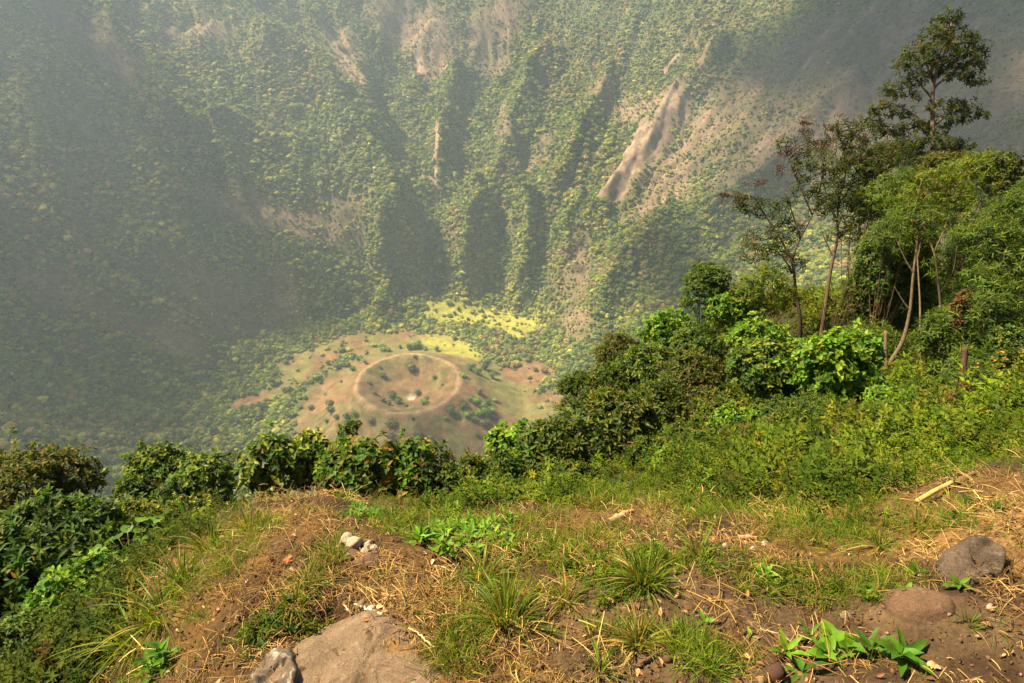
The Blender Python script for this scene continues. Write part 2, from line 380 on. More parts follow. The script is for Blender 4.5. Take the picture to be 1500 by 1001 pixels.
def terrain_mat(name, s1, s2, bump, dist):
    m, nt, nd, lk = new_mat(name)
    at = nd.new('ShaderNodeAttribute'); at.attribute_name = 'tint'; tc = nd.new('ShaderNodeTexCoord')
    a = noise(nd, lk, s1, 8, .7, tc.outputs['Object']); b = noise(nd, lk, s2, 5, .7, tc.outputs['Object'])
    c = mixc(nd, lk, ramp(nd, lk, a.outputs[0], .32, .68), (.62, .60, .58), (1.35, 1.35, 1.3))
    c = mixc(nd, lk, 1.0, at.outputs['Color'], c, 'MULTIPLY')
    c2 = mixc(nd, lk, ramp(nd, lk, b.outputs[0], .35, .65), (.7, .72, .75), (1.25, 1.22, 1.15)); c = mixc(nd, lk, 1.0, c, c2, 'MULTIPLY')
    p = nd.new('ShaderNodeBsdfPrincipled'); lk.new(c, p.inputs['Base Color']); p.inputs['Roughness'].default_value = .95; p.inputs['Specular IOR Level'].default_value = .1
    bp = nd.new('ShaderNodeBump'); bp.inputs['Strength'].default_value = bump; bp.inputs['Distance'].default_value = dist; lk.new(b.outputs[0], bp.inputs['Height']); lk.new(bp.outputs[0], p.inputs['Normal'])
    o = nd.new('ShaderNodeOutputMaterial'); lk.new(p.outputs[0], o.inputs[0]); return m
M_FAR = terrain_mat('crater_soil', .12, .9, .8, 1.2)
keep = ~near_hole.ravel()[q].all(1)
# the far side of the rim is out of frame: the sheet simply carries on to its edge
me = mesh_from('crater_terrain', np.stack([GX, GY, GZf], -1).reshape(-1, 3), [q[keep]], [M_FAR], {'tint': col.reshape(-1, 3)}, True)
add('crater_terrain', me, label='steep wooded volcanic crater walls and bare crater floor with a cinder cone', kind='structure')

# ------------------------------------------------------------ far forest
def ico(sub=1):
    import bmesh
    bm = bmesh.new(); bmesh.ops.create_icosphere(bm, subdivisions=sub, radius=1.0)
    v = np.array([p.co for p in bm.verts]); f = np.array([[w.index for w in fc.verts] for fc in bm.faces]); bm.free(); return v, f
ICO1 = ico(1); ICO2 = ico(2); ICO3 = ico(3)
M_CROWN = leaf_mat('far_foliage', .12, .8, 'INSTANCER', .1)
def crown_proto(seed, nb=7, tall=.9):
    r = np.random.default_rng(seed); mb = MB()
    for k in range(nb):
        a = r.uniform(0, 6.28); rad = r.uniform(0, .34) if k else 0; c = np.array([math.cos(a) * rad, math.sin(a) * rad, r.uniform(.3, .62) * tall]); s = r.uniform(.2, .34)
        v, f = ICO2; d = v * (1 + .35 * (r.random((len(v), 1)) - .5)); d = d * [s, s, s * .85 * tall] + c
        mb.add(d, f)
    n = 150; u = nrm(r.normal(size=(n, 3))); u[:, 2] = np.abs(u[:, 2]) * 1.0 - .15; p = u * [.52, .52, .42 * tall] * r.uniform(.8, 1.1, (n, 1)) + [0, 0, .48 * tall]
    e1 = nrm(r.normal(size=(n, 3))) * .085; e2 = nrm(r.normal(size=(n, 3))) * .085
    v = np.stack([p - e1, p + e1, p + e2 * 1.3], 1).reshape(-1, 3); mb.add(v, np.arange(n * 3).reshape(-1, 3))
    return mb.mesh(f'crown_kind_{seed}', [M_CROWN])
far_protos = [crown_proto(s, n, t) for s, n, t in ((1, 7, .9), (2, 9, .8), (3, 6, 1.2), (4, 8, .7), (5, 5, 1.0), (6, 10, .85))]
def forest(n_try, xr, yr, seed, size):
    r = np.random.default_rng(seed); x = r.uniform(*xr, n_try); y = r.uniform(*yr, n_try); z = H(x, y)
    # keep only ground the photograph could see: in front of the rim, inside a widened frame, not behind a spur
    d = y * cp - (z + 5 - CZ) * sp_; vv = -(y * sp_ + (z + 5 - CZ) * cp) / np.maximum(d, 1); uu = x / np.maximum(d, 1)
    k = (d > 45) & (np.abs(uu) < 1.12) & (vv > -.66) & (vv < .55) & (z < 25)
    x, y, z = x[k], y[k], z[k]
    f = crater_fields(x, y); nn = fbm(x / 55., y / 55., 4, 201) * .5 + .5; n3 = fbm(x / 22., y / 22., 3, 203) * .5 + .5
    e = 3.; sl = np.hypot(H(x + e, y) - z, H(x, y + e) - z) / e
    dens = np.clip(1.15 - .7 * sst(.5, .8, nn) * sst(-330, -150, z), 0, 1) * (1 - .62 * f['brown']) * (1 - f['scar']) * (1 - .97 * f['tan']) * (1 - f['cone']) * (1 - .9 * f['mead']) * (1 - .2 * sst(1.5, 2.6, sl)) * np.sqrt(1 + sl ** 2) / 1.7
    rd = np.hypot(x - CONE[0], y - CONE[1]); dens = dens * sst(128, 145, rd)
    k = r.random(len(x)) < dens; x, y, z, nn, n3 = x[k], y[k], z[k], nn[k], n3[k]
    m = len(x); s = size * (1 - .4 * f['brown'][k]) * np.exp(np.clip(r.normal(0, .42, m), -1, .55)) * (.7 + .6 * n3) * (1 - .35 * sst(-300, -80, z)); rot = np.zeros((m, 3)); rot[:, 2] = r.uniform(0, 6.28, m); rot[:, 0] = r.normal(0, .12, m)
    pal = np.array([(.040, .060, .012), (.062, .082, .014), (.088, .10, .016), (.125, .118, .022), (.12, .080, .038), (.032, .048, .016)])
    w = n3 * 2.2 - .3 + r.normal(0, .5, m); pi = np.clip(np.where(w < .1, 0, np.where(w < .8, 1, np.where(w < 1.5, 2, np.where(w < 2.3, 3, 4)))), 0, 4)
    pi = np.where(r.random(m) < .12, 5, pi); brown = (fbm(x / 80., y / 80., 3, 210) > .15) & (r.random(m) < .25); pi = np.where(brown, 4, pi)
    t = pal[pi] * 2.35 * np.exp(r.normal(0, .22, (m, 1)))
    return np.stack([x, y, z - .12 * s], 1), rot, np.stack([s * r.uniform(.7, 1.4, m), s * r.uniform(.7, 1.3, m), s * r.uniform(.6, 1.3, m)], 1), r.integers(0, len(far_protos), m), t
import os
DENS = float(os.environ.get('DENS', '1'))
a = forest(int(290000 * DENS), (-1080, 1000), (30, 1560), 5, 4.6); b = forest(int(340000 * DENS), (-1080, 1000), (30, 1560), 6, 2.9)
A = [np.concatenate([u, v]) for u, v in zip(a, b)]
print('forest', len(A[0]))
scatter('forest', *A, far_protos, 'dense green and olive woodland covering the crater walls', 'forest')

# ------------------------------------------------------------ haze, sky, sun
def haze(density=.000185):
    x0, x1, y0, y1, z0, z1 = -1180, 1120, -320, 1720, GZ.min() - 12, max(GZ.max(), 40) + 6
    v = [(x, y, z) for z in (z0, z1) for y in (y0, y1) for x in (x0, x1)]
    m, nt, nd, lk = new_mat('haze_air'); p = nd.new('ShaderNodeVolumePrincipled'); p.inputs['Density'].default_value = density; p.inputs['Color'].default_value = (.66, .82, 1., 1); p.inputs['Anisotropy'].default_value = .35
    o = nd.new('ShaderNodeOutputMaterial'); lk.new(p.outputs[0], o.inputs['Volume'])
    me = mesh_from('haze', v, [[(0, 2, 3, 1), (4, 5, 7, 6), (0, 1, 5, 4), (2, 6, 7, 3), (0, 4, 6, 2), (1, 3, 7, 5)]], [m])
    add('haze', me, label='pale haze filling the crater', kind='stuff')
if not os.environ.get('NOHAZE'): haze()
SUN_EL, SUN_AZ = 54., -70.      # azimuth from +Y, positive to the right
w = bpy.data.worlds.new('World'); scene.world = w; w.use_nodes = True; nt = w.node_tree; nt.nodes.clear()
sk = nt.nodes.new('ShaderNodeTexSky'); sk.sky_type = 'NISHITA'; sk.sun_disc = False; sk.sun_elevation = R(SUN_EL); sk.sun_rotation = R(SUN_AZ); sk.air_density = 1.2; sk.dust_density = 5; sk.altitude = 1800
bg = nt.nodes.new('ShaderNodeBackground'); bg.inputs[1].default_value = .05; wo = nt.nodes.new('ShaderNodeOutputWorld')
nt.links.new(sk.outputs[0], bg.inputs[0]); nt.links.new(bg.outputs[0], wo.inputs[0])
ld = bpy.data.lights.new('sun', 'SUN'); ld.energy = 5; ld.angle = R(4); ld.color = (1, .84, .58)
lo = bpy.data.objects.new('sun', ld); COL.objects.link(lo)
from mathutils import Vector
sd = Vector((math.sin(R(SUN_AZ)) * math.cos(R(SUN_EL)), math.cos(R(SUN_AZ)) * math.cos(R(SUN_EL)), math.sin(R(SUN_EL))))
lo.rotation_euler = sd.to_track_quat('Z', 'Y').to_euler(); lo.location = (0, 0, 300)

# ------------------------------------------------------------ broken cloud above the crater: gaps let the sun reach the middle of the far wall
def clouds():
    m, nt, nd, lk = new_mat('cloud'); d = nd.new('ShaderNodeBsdfDiffuse'); d.inputs[0].default_value = (.85, .86, .88, 1); t = nd.new('ShaderNodeBsdfTranslucent'); t.inputs[0].default_value = (.8, .82, .85, 1)
    tr = nd.new('ShaderNodeBsdfTransparent'); m1 = nd.new('ShaderNodeMixShader'); m2 = nd.new('ShaderNodeMixShader'); m1.inputs[0].default_value = .5; m2.inputs[0].default_value = .54
    lk.new(d.outputs[0], m1.inputs[1]); lk.new(t.outputs[0], m1.inputs[2]); lk.new(m1.outputs[0], m2.inputs[1]); lk.new(tr.outputs[0], m2.inputs[2])
    o = nd.new('ShaderNodeOutputMaterial'); lk.new(m2.outputs[0], o.inputs[0])
    mb = MB(); r = np.random.default_rng(3)
    for px, py, rad in CLOUDS:
        g = march(H, px, py, 60, 2200, 1200) if isinstance(px, int) else np.array([px, py, 0.])
        top = 950 + r.uniform(-60, 60); c = g + np.array(sd) * ((top - g[2]) / sd.z)
        for k in range(5):
            u = r.uniform(-.5, .5, 2) * rad; s = rad * r.uniform(.5, .75)
            v, f = ICO3; dd = v * (1 + .16 * np.stack([fbm(v[:, 0] * 3 + k, v[:, 1] * 3 + px, 3, 7)] * 3, 1)) * [s, s, s * .3]
            mb.add(dd + c + [u[0], u[1], r.uniform(-20, 20)], f)
    add('clouds', mb.mesh('clouds', [m], True), label='broken white clouds above the crater', kind='structure')
CLOUDS = [(10, 480, 90), (240, 470, 80), (130, 570, 80), (430, 400, 50), (250, 640, 70), (1300, 80, 180), (1450, 200, 160), (1120, 90, 90), (1460, 20, 150), (60, 40, 90), (1150, 300, 90), (1000, 430, 80), (1060, 500, 100), (900, 570, 60), (620, 620, 60), (60, 620, 100), (180, 540, 70), (330, 300, 60), (150, 250, 70), (960, 340, 60)]
if not os.environ.get('NOCLOUD'): clouds()

cd = bpy.data.cameras.new('camera'); cam = bpy.data.objects.new('camera', cd); COL.objects.link(cam); cam.location = (0, 0, CZ); cam.rotation_euler = (R(90 - 31), 0, 0)
cd.lens = 24; cd.sensor_width = 36; cd.clip_start = .05; cd.clip_end = 6000; scene.camera = cam
vs = scene.view_settings; vs.view_transform = 'Standard'; vs.look = 'None'; vs.exposure = 1.72; vs.gamma = 1
cy = scene.cycles; cy.use_denoising = True
try: cy.denoiser = 'OPENIMAGEDENOISE'
except Exception: pass
cy.max_bounces = 6; cy.diffuse_bounces = 3; cy.glossy_bounces = 2; cy.transmission_bounces = 3; cy.volume_bounces = 1; cy.transparent_max_bounces = 8
# ================================================================ the rim in front of the camera
def W(px, py, t): return np.array([0, 0, CZ]) + ray(px, py) * t
_poly = [(150,1001),(215,930),(240,830),(330,778),(372,735),(480,726),(600,765),(740,745),(1000,745),(1150,742),(1330,728),(1400,700),(1500,682)]
DIRT = np.array([hit(*p)[:2] for p in _poly] + [(6, .8), (6, -6), (-2.2, -6), (-2.4, 0)])
def poly_sd(x, y, P):
    ins = np.zeros(np.shape(x), bool); n = len(P)
    for i in range(n):
        a = P[i]; b = P[(i + 1) % n]
        c = ((a[1] > y) != (b[1] > y)) & (x < (b[0] - a[0]) * (y - a[1]) / (b[1] - a[1] + 1e-12) + a[0]); ins ^= c
    d, _ = seg_dist(x, y, np.vstack([P, P[:1]])); return np.where(ins, d, -d)
def nstroke(pts, w): return (np.array([hit(a, b) for a, b in pts]), w)
def nmask(x, y, S, soft=.5):
    wx = x + .12 * fbm(x * 2.5, y * 2.5, 3, 91); wy = y + .12 * fbm(x * 2.5 + 3, y * 2.5, 3, 92); m = np.zeros(np.shape(x))
    for P, w in S:
        d, _ = seg_dist(wx, wy, P); m = np.maximum(m, sst(w * (1 + soft), w * (1 - soft), d))
    return m
G_GRASS = [nstroke([(180,1000),(215,930),(290,860),(330,800),(420,758)], .20), nstroke([(430,890),(450,850),(510,805)], .07), nstroke([(590,775),(700,790),(780,770)], .14), nstroke([(700,860),(740,920)], .10), nstroke([(760,790),(860,800),(920,790)], .16),
           nstroke([(660,960),(720,890),(830,870)], .08), nstroke([(900,930),(960,935),(1050,975)], .09), nstroke([(1080,830),(1200,865),(1320,850)], .12), nstroke([(1140,770),(1250,770),(1360,760)], .15), nstroke([(820,720),(1000,750),(1200,750)], .22), nstroke([(940,840),(990,820)], .08), nstroke([(1410,900),(1450,930)], .05)]
G_WEED = [nstroke([(490,752),(580,755)], .10), nstroke([(790,800),(900,830)], .14), nstroke([(610,780),(720,780)], .12), nstroke([(1120,850),(1300,860)], .08), nstroke([(1200,765),(1340,780)], .10), nstroke([(380,915),(430,915)], .05), nstroke([(1010,735),(1200,735)], .15)]
G_BARE = [nstroke([(870,900),(960,880),(1060,850),(1120,900)], .14), nstroke([(1300,880),(1400,920),(1490,930)], .16), nstroke([(560,980),(480,960)], .2), nstroke([(420,830),(400,800)], .07), nstroke([(830,960),(960,990),(1150,1000)], .10), nstroke([(850,850),(870,880)], .05)]
G_TAN = [nstroke([(390,752),(450,748)], .12), nstroke([(590,830),(640,900),(620,950)], .14), nstroke([(1400,770),(1490,760)], .2)]
rad = np.geomspace(.35, 34, 400); th = np.concatenate([np.linspace(-50, 50, 640), np.linspace(50.6, 309.4, 240)]); TH, RD = np.meshgrid(R(1) * th, rad)
NX = np.sin(TH) * RD; NY = np.cos(TH) * RD; NZ = H(NX, NY)
NZ = NZ + .006 * fbm(NX * 30, NY * 30, 3, 301) + .010 * (ridged(NX * 11, NY * 11, 2, 303) - .5) * sst(9, 3, RD)
sd_ = poly_sd(NX, NY, DIRT)
m1 = fbm(NX * 3, NY * 3, 4, 311) * .5 + .5; m2 = fbm(NX * 14, NY * 14, 3, 313) * .5 + .5; bare = nmask(NX, NY, G_BARE); tan = nmask(NX, NY, G_TAN)
c = cmix(rgb((.105, .060, .021)), rgb((.042, .026, .014)), sst(.42, .68, m1)); c = cmix(c, rgb((.09, .058, .031)), bare * .85); c = cmix(c, rgb((.21, .12, .045)), tan * .8)
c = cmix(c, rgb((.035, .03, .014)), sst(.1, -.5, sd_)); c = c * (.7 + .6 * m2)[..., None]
nr, nt_ = NX.shape; ii = np.arange(nr * nt_).reshape(nr, nt_); i2 = np.roll(ii, -1, 1)
q = np.stack([ii[:-1], ii[1:], i2[1:], i2[:-1]], -1).reshape(-1, 4)
V = np.stack([NX, NY, NZ], -1).reshape(-1, 3); V = np.vstack([V, [0, 0, gz(0, 0)]]); cc = np.vstack([c.reshape(-1, 3), c[0, 0]])
f3 = np.stack([ii[0], i2[0], np.full(nt_, len(V) - 1)], 1)
M_NEAR = terrain_mat('rim_soil', 9., 70., .9, .012)
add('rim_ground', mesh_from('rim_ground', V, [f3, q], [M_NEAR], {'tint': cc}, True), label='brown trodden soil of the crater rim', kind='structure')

# ------------------------------------------------------------ leaves
def warm(C): return np.clip(C * np.array([1.04, 1.04, .62]), 0, 1)
def leaves(mb, P, D, N, L, Wd, C, curl=.25, hi=True, fold=.25):
    """P base, D direction, N upper side; L, Wd (n,) ; C (n,3)"""
    n = len(P); S = nrm(np.cross(D, N)); N = nrm(np.cross(S, D)); L = L[:, None]; Wd = Wd[:, None]
    def pt(u, w, h): return P + D * L * u + S * Wd * w + N * (h * Wd - curl * L * u * u)
    C = warm(C) if C.max() < .9 else C
    if hi:
        v = np.stack([pt(0, 0, 0), pt(.33, -.48, fold), pt(.33, 0, 0), pt(.33, .48, fold), pt(.68, -.38, fold * .8), pt(.68, 0, 0), pt(.68, .38, fold * .8), pt(1, 0, 0)], 1).reshape(-1, 3)
        b = np.arange(n)[:, None] * 8
        f3 = np.concatenate([b + [0, 2, 1], b + [0, 3, 2], b + [4, 5, 7], b + [5, 6, 7]]); f4 = np.concatenate([b + [1, 2, 5, 4], b + [2, 3, 6, 5]])
        mb.add(v, f3, f4, np.repeat(C, 8, 0))
    else:
        v = np.stack([pt(0, 0, 0), pt(.45, -.5, fold), pt(.5, 0, 0), pt(.45, .5, fold), pt(1, 0, 0)], 1).reshape(-1, 3); b = np.arange(n)[:, None] * 5
        mb.add(v, np.concatenate([b + [0, 2, 1], b + [0, 3, 2], b + [1, 2, 4], b + [2, 3, 4]]), None, np.repeat(C, 5, 0))
def palette(r, n, pal, w, jit=.22):
    pal = np.array(pal, float); w = np.array(w, float); return pal[r.choice(len(pal), n, p=w / w.sum())] * np.exp(r.normal(0, jit, (n, 1))) * np.exp(r.normal(0, .06, (n, 3)))
# kind: leaf length, width, leaves per shoot, shoot spacing, open angle range, droop, palette, weights, palette of the young tips
K = dict(
 rosette=dict(L=.115, W=.036, n=9, sp=.088, a=(25, 85), curl=.22, pal=[(.035, .075, .016), (.055, .10, .02), (.03, .055, .014)], w=[5, 3, 2], tip=(.13, .15, .04)),
 redtip=dict(L=.10, W=.034, n=8, sp=.075, a=(20, 85), curl=.22, pal=[(.05, .085, .018), (.075, .10, .02), (.035, .06, .015)], w=[4, 3, 2], tip=(.12, .12, .03)),
 broad=dict(L=.082, W=.044, n=6, sp=.072, a=(30, 95), curl=.35, pal=[(.04, .08, .010), (.06, .11, .012), (.025, .05, .008), (.12, .14, .02)], w=[5, 3, 2, 1], tip=(.16, .19, .03)),
 bright=dict(L=.085, W=.052, n=6, sp=.075, a=(30, 90), curl=.25, pal=[(.085, .17, .018), (.055, .13, .015), (.12, .20, .022)], w=[4, 3, 2], tip=(.17, .24, .03)),
 small=dict(L=.042, W=.022, n=8, sp=.045, a=(20, 95), curl=.2, pal=[(.050, .082, .010), (.034, .06, .008), (.085, .105, .014)], w=[4, 3, 2], tip=(.12, .13, .018)),
 dense=dict(L=.075, W=.036, n=7, sp=.07, a=(25, 95), curl=.25, pal=[(.035, .07, .013), (.055, .095, .016), (.09, .12, .018)], w=[5, 3, 1], tip=(.11, .14, .022)),
 lance=dict(L=.13, W=.024, n=8, sp=.095, a=(25, 100), curl=.4, pal=[(.045, .080, .010), (.07, .11, .012), (.03, .055, .008)], w=[4, 3, 2], tip=(.11, .14, .02)),
 yellow=dict(L=.10, W=.03, n=7, sp=.09, a=(20, 95), curl=.35, pal=[(.09, .125, .014), (.065, .105, .012), (.14, .13, .02)], w=[4, 4, 1], tip=(.15, .17, .02)),
 olive=dict(L=.085, W=.036, n=7, sp=.08, a=(20, 95), curl=.25, pal=[(.05, .07, .012), (.07, .09, .013), (.075, .065, .016)], w=[4, 3, 1.5], tip=(.12, .10, .025)),
 tall=dict(L=.17, W=.055, n=8, sp=.17, a=(25, 95), curl=.3, pal=[(.030, .048, .011), (.042, .058, .013), (.06, .06, .016), (.02, .032, .008)], w=[4, 3, 1.5, 2], tip=(.08, .08, .02)),
 feather=dict(L=.13, W=.028, n=8, sp=.15, a=(30, 105), curl=.45, pal=[(.035, .055, .010), (.05, .07, .012), (.028, .04, .010)], w=[4, 3, 2], tip=(.07, .06, .018)),
)
M_LEAF = leaf_mat('leaf', .42, .55); M_WOOD = tint_mat('bark', 22., .9, .6, .4, 6, .01)
def sample_shell(r, blobs, sp, fill=1.0, inner=.22):
    P = []; A = []
    for c, rd in blobs:
        rd = np.asarray(rd, float); area = 4 * math.pi * ((rd[0] * rd[1]) ** 1.6 + (rd[0] * rd[2]) ** 1.6 + (rd[1] * rd[2]) ** 1.6) ** (1 / 1.6) / 3 ** (1 / 1.6)
        n = max(3, int(area / sp ** 2 * fill)); u = nrm(r.normal(size=(int(n * 1.5), 3))); u = u[(u[:, 2] > -.75)][:n]
        rr = np.where(r.random(len(u)) < inner, r.uniform(.35, .8, len(u)), r.uniform(.80, 1.12, len(u)) + .22 * np.abs(r.normal(0, 1, len(u))) * (r.random(len(u)) < .25))
        P.append(c + u * rd * rr[:, None]); A.append(u)
    P = np.concatenate(P); A = np.concatenate(A)
    # drop shoots buried deep inside another lump
    keep = np.ones(len(P), bool)
    for c, rd in blobs: keep &= ~((((P - c) / rd) ** 2).sum(1) < .28)
    return P[keep], A[keep]
LS = .78
def foliage(blobs, kind, seed, fill=1.0, scale=1.0, hi=True, upb=.7, inner=.22, tipf=.35, tip=None):
    scale = scale * (LS if kind not in ('tall', 'feather') else 1); r = np.random.default_rng(seed); k = K[kind]; P, A = sample_shell(r, blobs, k['sp'] * scale, fill, inner); n = len(P); nl = k['n']
    ax = nrm(A * .7 + [0, 0, upb] + r.normal(0, .32, (n, 3))); t1 = nrm(np.cross(ax, r.normal(size=(n, 3)))); t2 = np.cross(ax, t1)
    j = np.arange(nl); ph = r.uniform(0, 6.28, (n, 1)) + j * 2.4 + r.normal(0, .25, (n, nl)); a = R(k['a'][0]) + (R(k['a'][1]) - R(k['a'][0])) * (1 - j / nl) + r.normal(0, .18, (n, nl))
    D = ax[:, None] * np.cos(a)[..., None] + (t1[:, None] * np.cos(ph)[..., None] + t2[:, None] * np.sin(ph)[..., None]) * np.sin(a)[..., None]
    L = k['L'] * scale * r.uniform(.65, 1.15, (n, nl)) * (1 - .35 * j / nl); Wd = k['W'] * scale * r.uniform(.8, 1.2, (n, nl)) * (1 - .3 * j / nl)
    P0 = P[:, None] + ax[:, None] * (j / nl * k['L'] * scale * .35)[None, :, None]
    ctone = palette(r, n, k['pal'], k['w'], .25); C = ctone[:, None] * np.exp(r.normal(0, .15, (n, nl, 1))); tp = (r.random((n, 1)) < tipf) & (j >= nl - 3)[None]
    C = np.where(tp[..., None], np.array(tip or k['tip']) * np.exp(r.normal(0, .2, (n, nl, 1))), C)
    dead = r.random((n, nl)) < .006; C = np.where(dead[..., None], np.array([.20, .11, .03]), C)
    D = D.reshape(-1, 3); N = np.broadcast_to(ax[:, None], (n, nl, 3)).reshape(-1, 3) + r.normal(0, .2, (n * nl, 3))
    mb = MB(); leaves(mb, P0.reshape(-1, 3), D, N, L.ravel(), Wd.ravel(), C.reshape(-1, 3), k['curl'], hi)
    return mb, P
def twigs(base, P, seed, n=14, r0=.012, col=(.16, .10, .055), spread=.08, sides=5, mb=None):
    r = np.random.default_rng(seed); mb = mb or MB(); ids = r.choice(len(P), min(n, len(P)), replace=False)
    for i in ids:
        b = base + np.array([r.normal(0, spread), r.normal(0, spread), 0]); e = P[i]; mid = b * .45 + e * .55 + np.array([r.normal(0, .06), r.normal(0, .06), .12 * np.linalg.norm(e - b)])
        pt = smooth_path([b, mid, e], 8); tube(mb, pt, np.linspace(r0 * r.uniform(.7, 1.1), r0 * .25, len(pt)), sides, col)
    return mb
DIAG = []
def lumps(c, rd, r, n=6):
    B = [(c, rd * .82)]
    for k in range(n):
        u = nrm(r.normal(size=3)); u[2] = abs(u[2]) * .9 - .1; B.append((c + u * rd * r.uniform(.45, .8), rd * r.uniform(.25, .55) * r.uniform(.8, 1.2, 3)))
    return B
def bush(name, px, py, rx, ry, t, kind, label, cat='bush', group=None, fill=1., scale=1., seed=0, n=6, stems=14, depth=None, tipf=.35, tip=None, hi=None, upb=.7):
    r = np.random.default_rng(seed + int(px * 7 + py)); c = W(px, py, t); s = t / 1000.; rd = np.array([rx * s, (depth or .5 * (rx + ry)) * s, ry * s * 1.08])
    g = gz(c[0], c[1]); DIAG.append((name, px, py, round(c[2] - rd[2] - g, 2), round(rd[2], 2))); base = np.array([c[0], c[1], g - .03])
    hi = (t < 9) if hi is None else hi
    mb, P = foliage(lumps(c, rd, r, n), kind, seed + int(px + py * 3), fill, scale, hi, tipf=tipf, tip=tip, upb=upb)
    zmin = H(mb.v[0][:, 0], mb.v[0][:, 1])          # keep every leaf above the soil it grows from
    mb.v[0][:, 2] = np.maximum(mb.v[0][:, 2], zmin + .004)
    e = add(name, None, loc=base, label=label, cat=cat, group=group)
    add('foliage', mb.mesh('foliage', [M_LEAF], off=base), e)
    tw = twigs(base, P, seed + 3, stems, max(.006, .012 * (rd[2] / .5)), spread=.12 * rd[0]); add('stem', tw.mesh('stem', [M_WOOD], True, off=base), e)
    return e
B = bush
BG = 'bushes along the crater edge'
B('bush', 45, 715, 78, 62, 7.6, 'olive', 'dark olive bush over the drop where the forest floor shows past its rounded top', group=BG)
B('bush', 75, 800, 105, 55, 4.6, 'rosette', 'low wide bush of long glossy leaf rosettes below the dark olive bush', scale=1.0, tipf=.3)
B('bush', 5, 845, 60, 45, 4.3, 'rosette', 'leathery rosette bush cut by the edge of the picture beside the wide rosette bush', scale=1.0)
B('bush', 130, 890, 82, 66, 3.8, 'bright', 'mid green bush of fine pointed leaves below the glossy rosette bush', scale=.78, n=9)
B('weed', 45, 965, 90, 56, 3.5, 'dense', 'dark tangle of leafy weeds in the lowest corner of the slope', 'weed', scale=.6)
B('weed', 150, 985, 60, 35, 3.3, 'lance', 'narrow leaved weed clump where the grass bank meets the lowest corner', 'weed', scale=.55)
B('bush', 235, 700, 62, 38, 7.2, 'broad', 'dark broad leaved bush with a single shoot rising against the far forest', group=BG)
B('bush', 205, 735, 45, 38, 7.0, 'dense', 'dark dense bush just below the single rising shoot', group=BG)
B('bush', 300, 715, 50, 45, 6.2, 'broad', 'broad leaved bush between the dark dense bush and the tan earth mound', group=BG, fill=.9)
B('bush', 265, 775, 58, 45, 4.9, 'small', 'dark spindly shrub speckled with tiny pale leaves above the grassy bank', fill=.8, tip=(.35,.33,.10), tipf=.5, stems=22)
B('bush', 190, 770, 40, 35, 5.6, 'small', 'yellowish fine leaved shrub behind the big leaved plant', tip=(.3,.28,.06), tipf=.6)
B('bush', 400, 682, 52, 42, 5.2, 'broad', 'broad leaved bush right behind the tan earth mound', group=BG, scale=1.1)
B('bush', 462, 675, 38, 38, 5.5, 'broad', 'yellow green bush squeezed between two darker broad leaved bushes', scale=1.0, tip=(.22,.24,.03), tipf=.6)
B('bush', 540, 695, 58, 52, 4.9, 'broad', 'big heavy broad leaved bush overhanging the bare edge below the cinder cone', scale=1.05, tip=(.20,.13,.03), tipf=.2)
B('bush', 615, 695, 55, 50, 4.9, 'broad', 'rounded broad leaved bush with reddish young shoots in front of the cone foot', scale=.95, tip=(.20,.13,.04), tipf=.25)
B('bush', 690, 712, 52, 40, 4.7, 'small', 'fine leaved light green bush beside the dark broken stump', scale=1.1)
B('bush', 755, 655, 42, 36, 6.0, 'bright', 'pale green bushy shoots standing up between the cone foot and the red tipped bush', scale=.85)
B('bush', 740, 705, 45, 35, 5.3, 'dense', 'shaded leafy bush under the pale green shoots', scale=.8)
B('bush', 880, 628, 82, 46, 5.8, 'redtip', 'wide domed bush with red tipped leaf rosettes', scale=1.0, tipf=.6)
B('bush', 808, 658, 45, 36, 5.7, 'redtip', 'smaller red tipped bush leaning against the wide domed one', scale=1.0, tipf=.5)
SG = 'bushes on the spur that runs down into the crater'
for i, (px, py, rx, ry, t, k, lab) in enumerate([
  (852, 572, 30, 24, 10.5, 'small', 'lowest little bush of the spur above the red tipped dome'), (905, 520, 34, 34, 11.5, 'olive', 'brownish olive bush poking out of the spur outline'), (895, 570, 42, 34, 9.5, 'small', 'light green bush halfway down the spur'),
  (950, 545, 48, 42, 9.5, 'broad', 'bushy green shrub in the middle of the spur'), (985, 500, 50, 34, 11.5, 'bright', 'yellow green shrub under the upright laurel-like shrub'), (1015, 560, 52, 42, 8.8, 'olive', 'shrub with rusty brown leaves behind the lush twin bushes'),
  (960, 600, 52, 30, 8.0, 'redtip', 'scruffy reddish shrub above the wide domed bush'), (1045, 610, 52, 26, 7.6, 'olive', 'low rusty scrub at the foot of the lush twin bushes'), (1020, 520, 40, 40, 10.5, 'dense', 'dark dense shrub under the leafy sapling')]):
    B('bush', px, py, rx, ry, t, k, lab, group=SG, scale=1.05 if k != 'small' else 1.5, n=7)
B('shrub', 1028, 430, 34, 42, 12.5, 'dense', 'upright dark shrub with whorled leaves standing tallest on the spur', 'shrub', scale=1.35, n=9)
B('shrub', 1075, 455, 36, 34, 12.2, 'bright', 'leafy shrub beside the upright dark one on the spur', 'shrub', scale=1.2)
B('sapling', 1118, 430, 40, 46, 12.0, 'yellow', 'thin yellowish sapling with drooping leaves in front of the hazy slope', 'sapling', fill=.45, scale=1.2, n=9, stems=20)
B('bush', 1110, 500, 50, 30, 10.5, 'bright', 'bright bush at the feet of the yellowish sapling', scale=1.2)
B('bush', 1122, 545, 55, 42, 7.6, 'broad', 'darker of the lush twin bushes below the slender trees', scale=1.15, fill=1.1)
B('bush', 1220, 540, 64, 46, 7.0, 'bright', 'brighter of the lush twin bushes with big light green leaves', scale=1.1, fill=1.1)
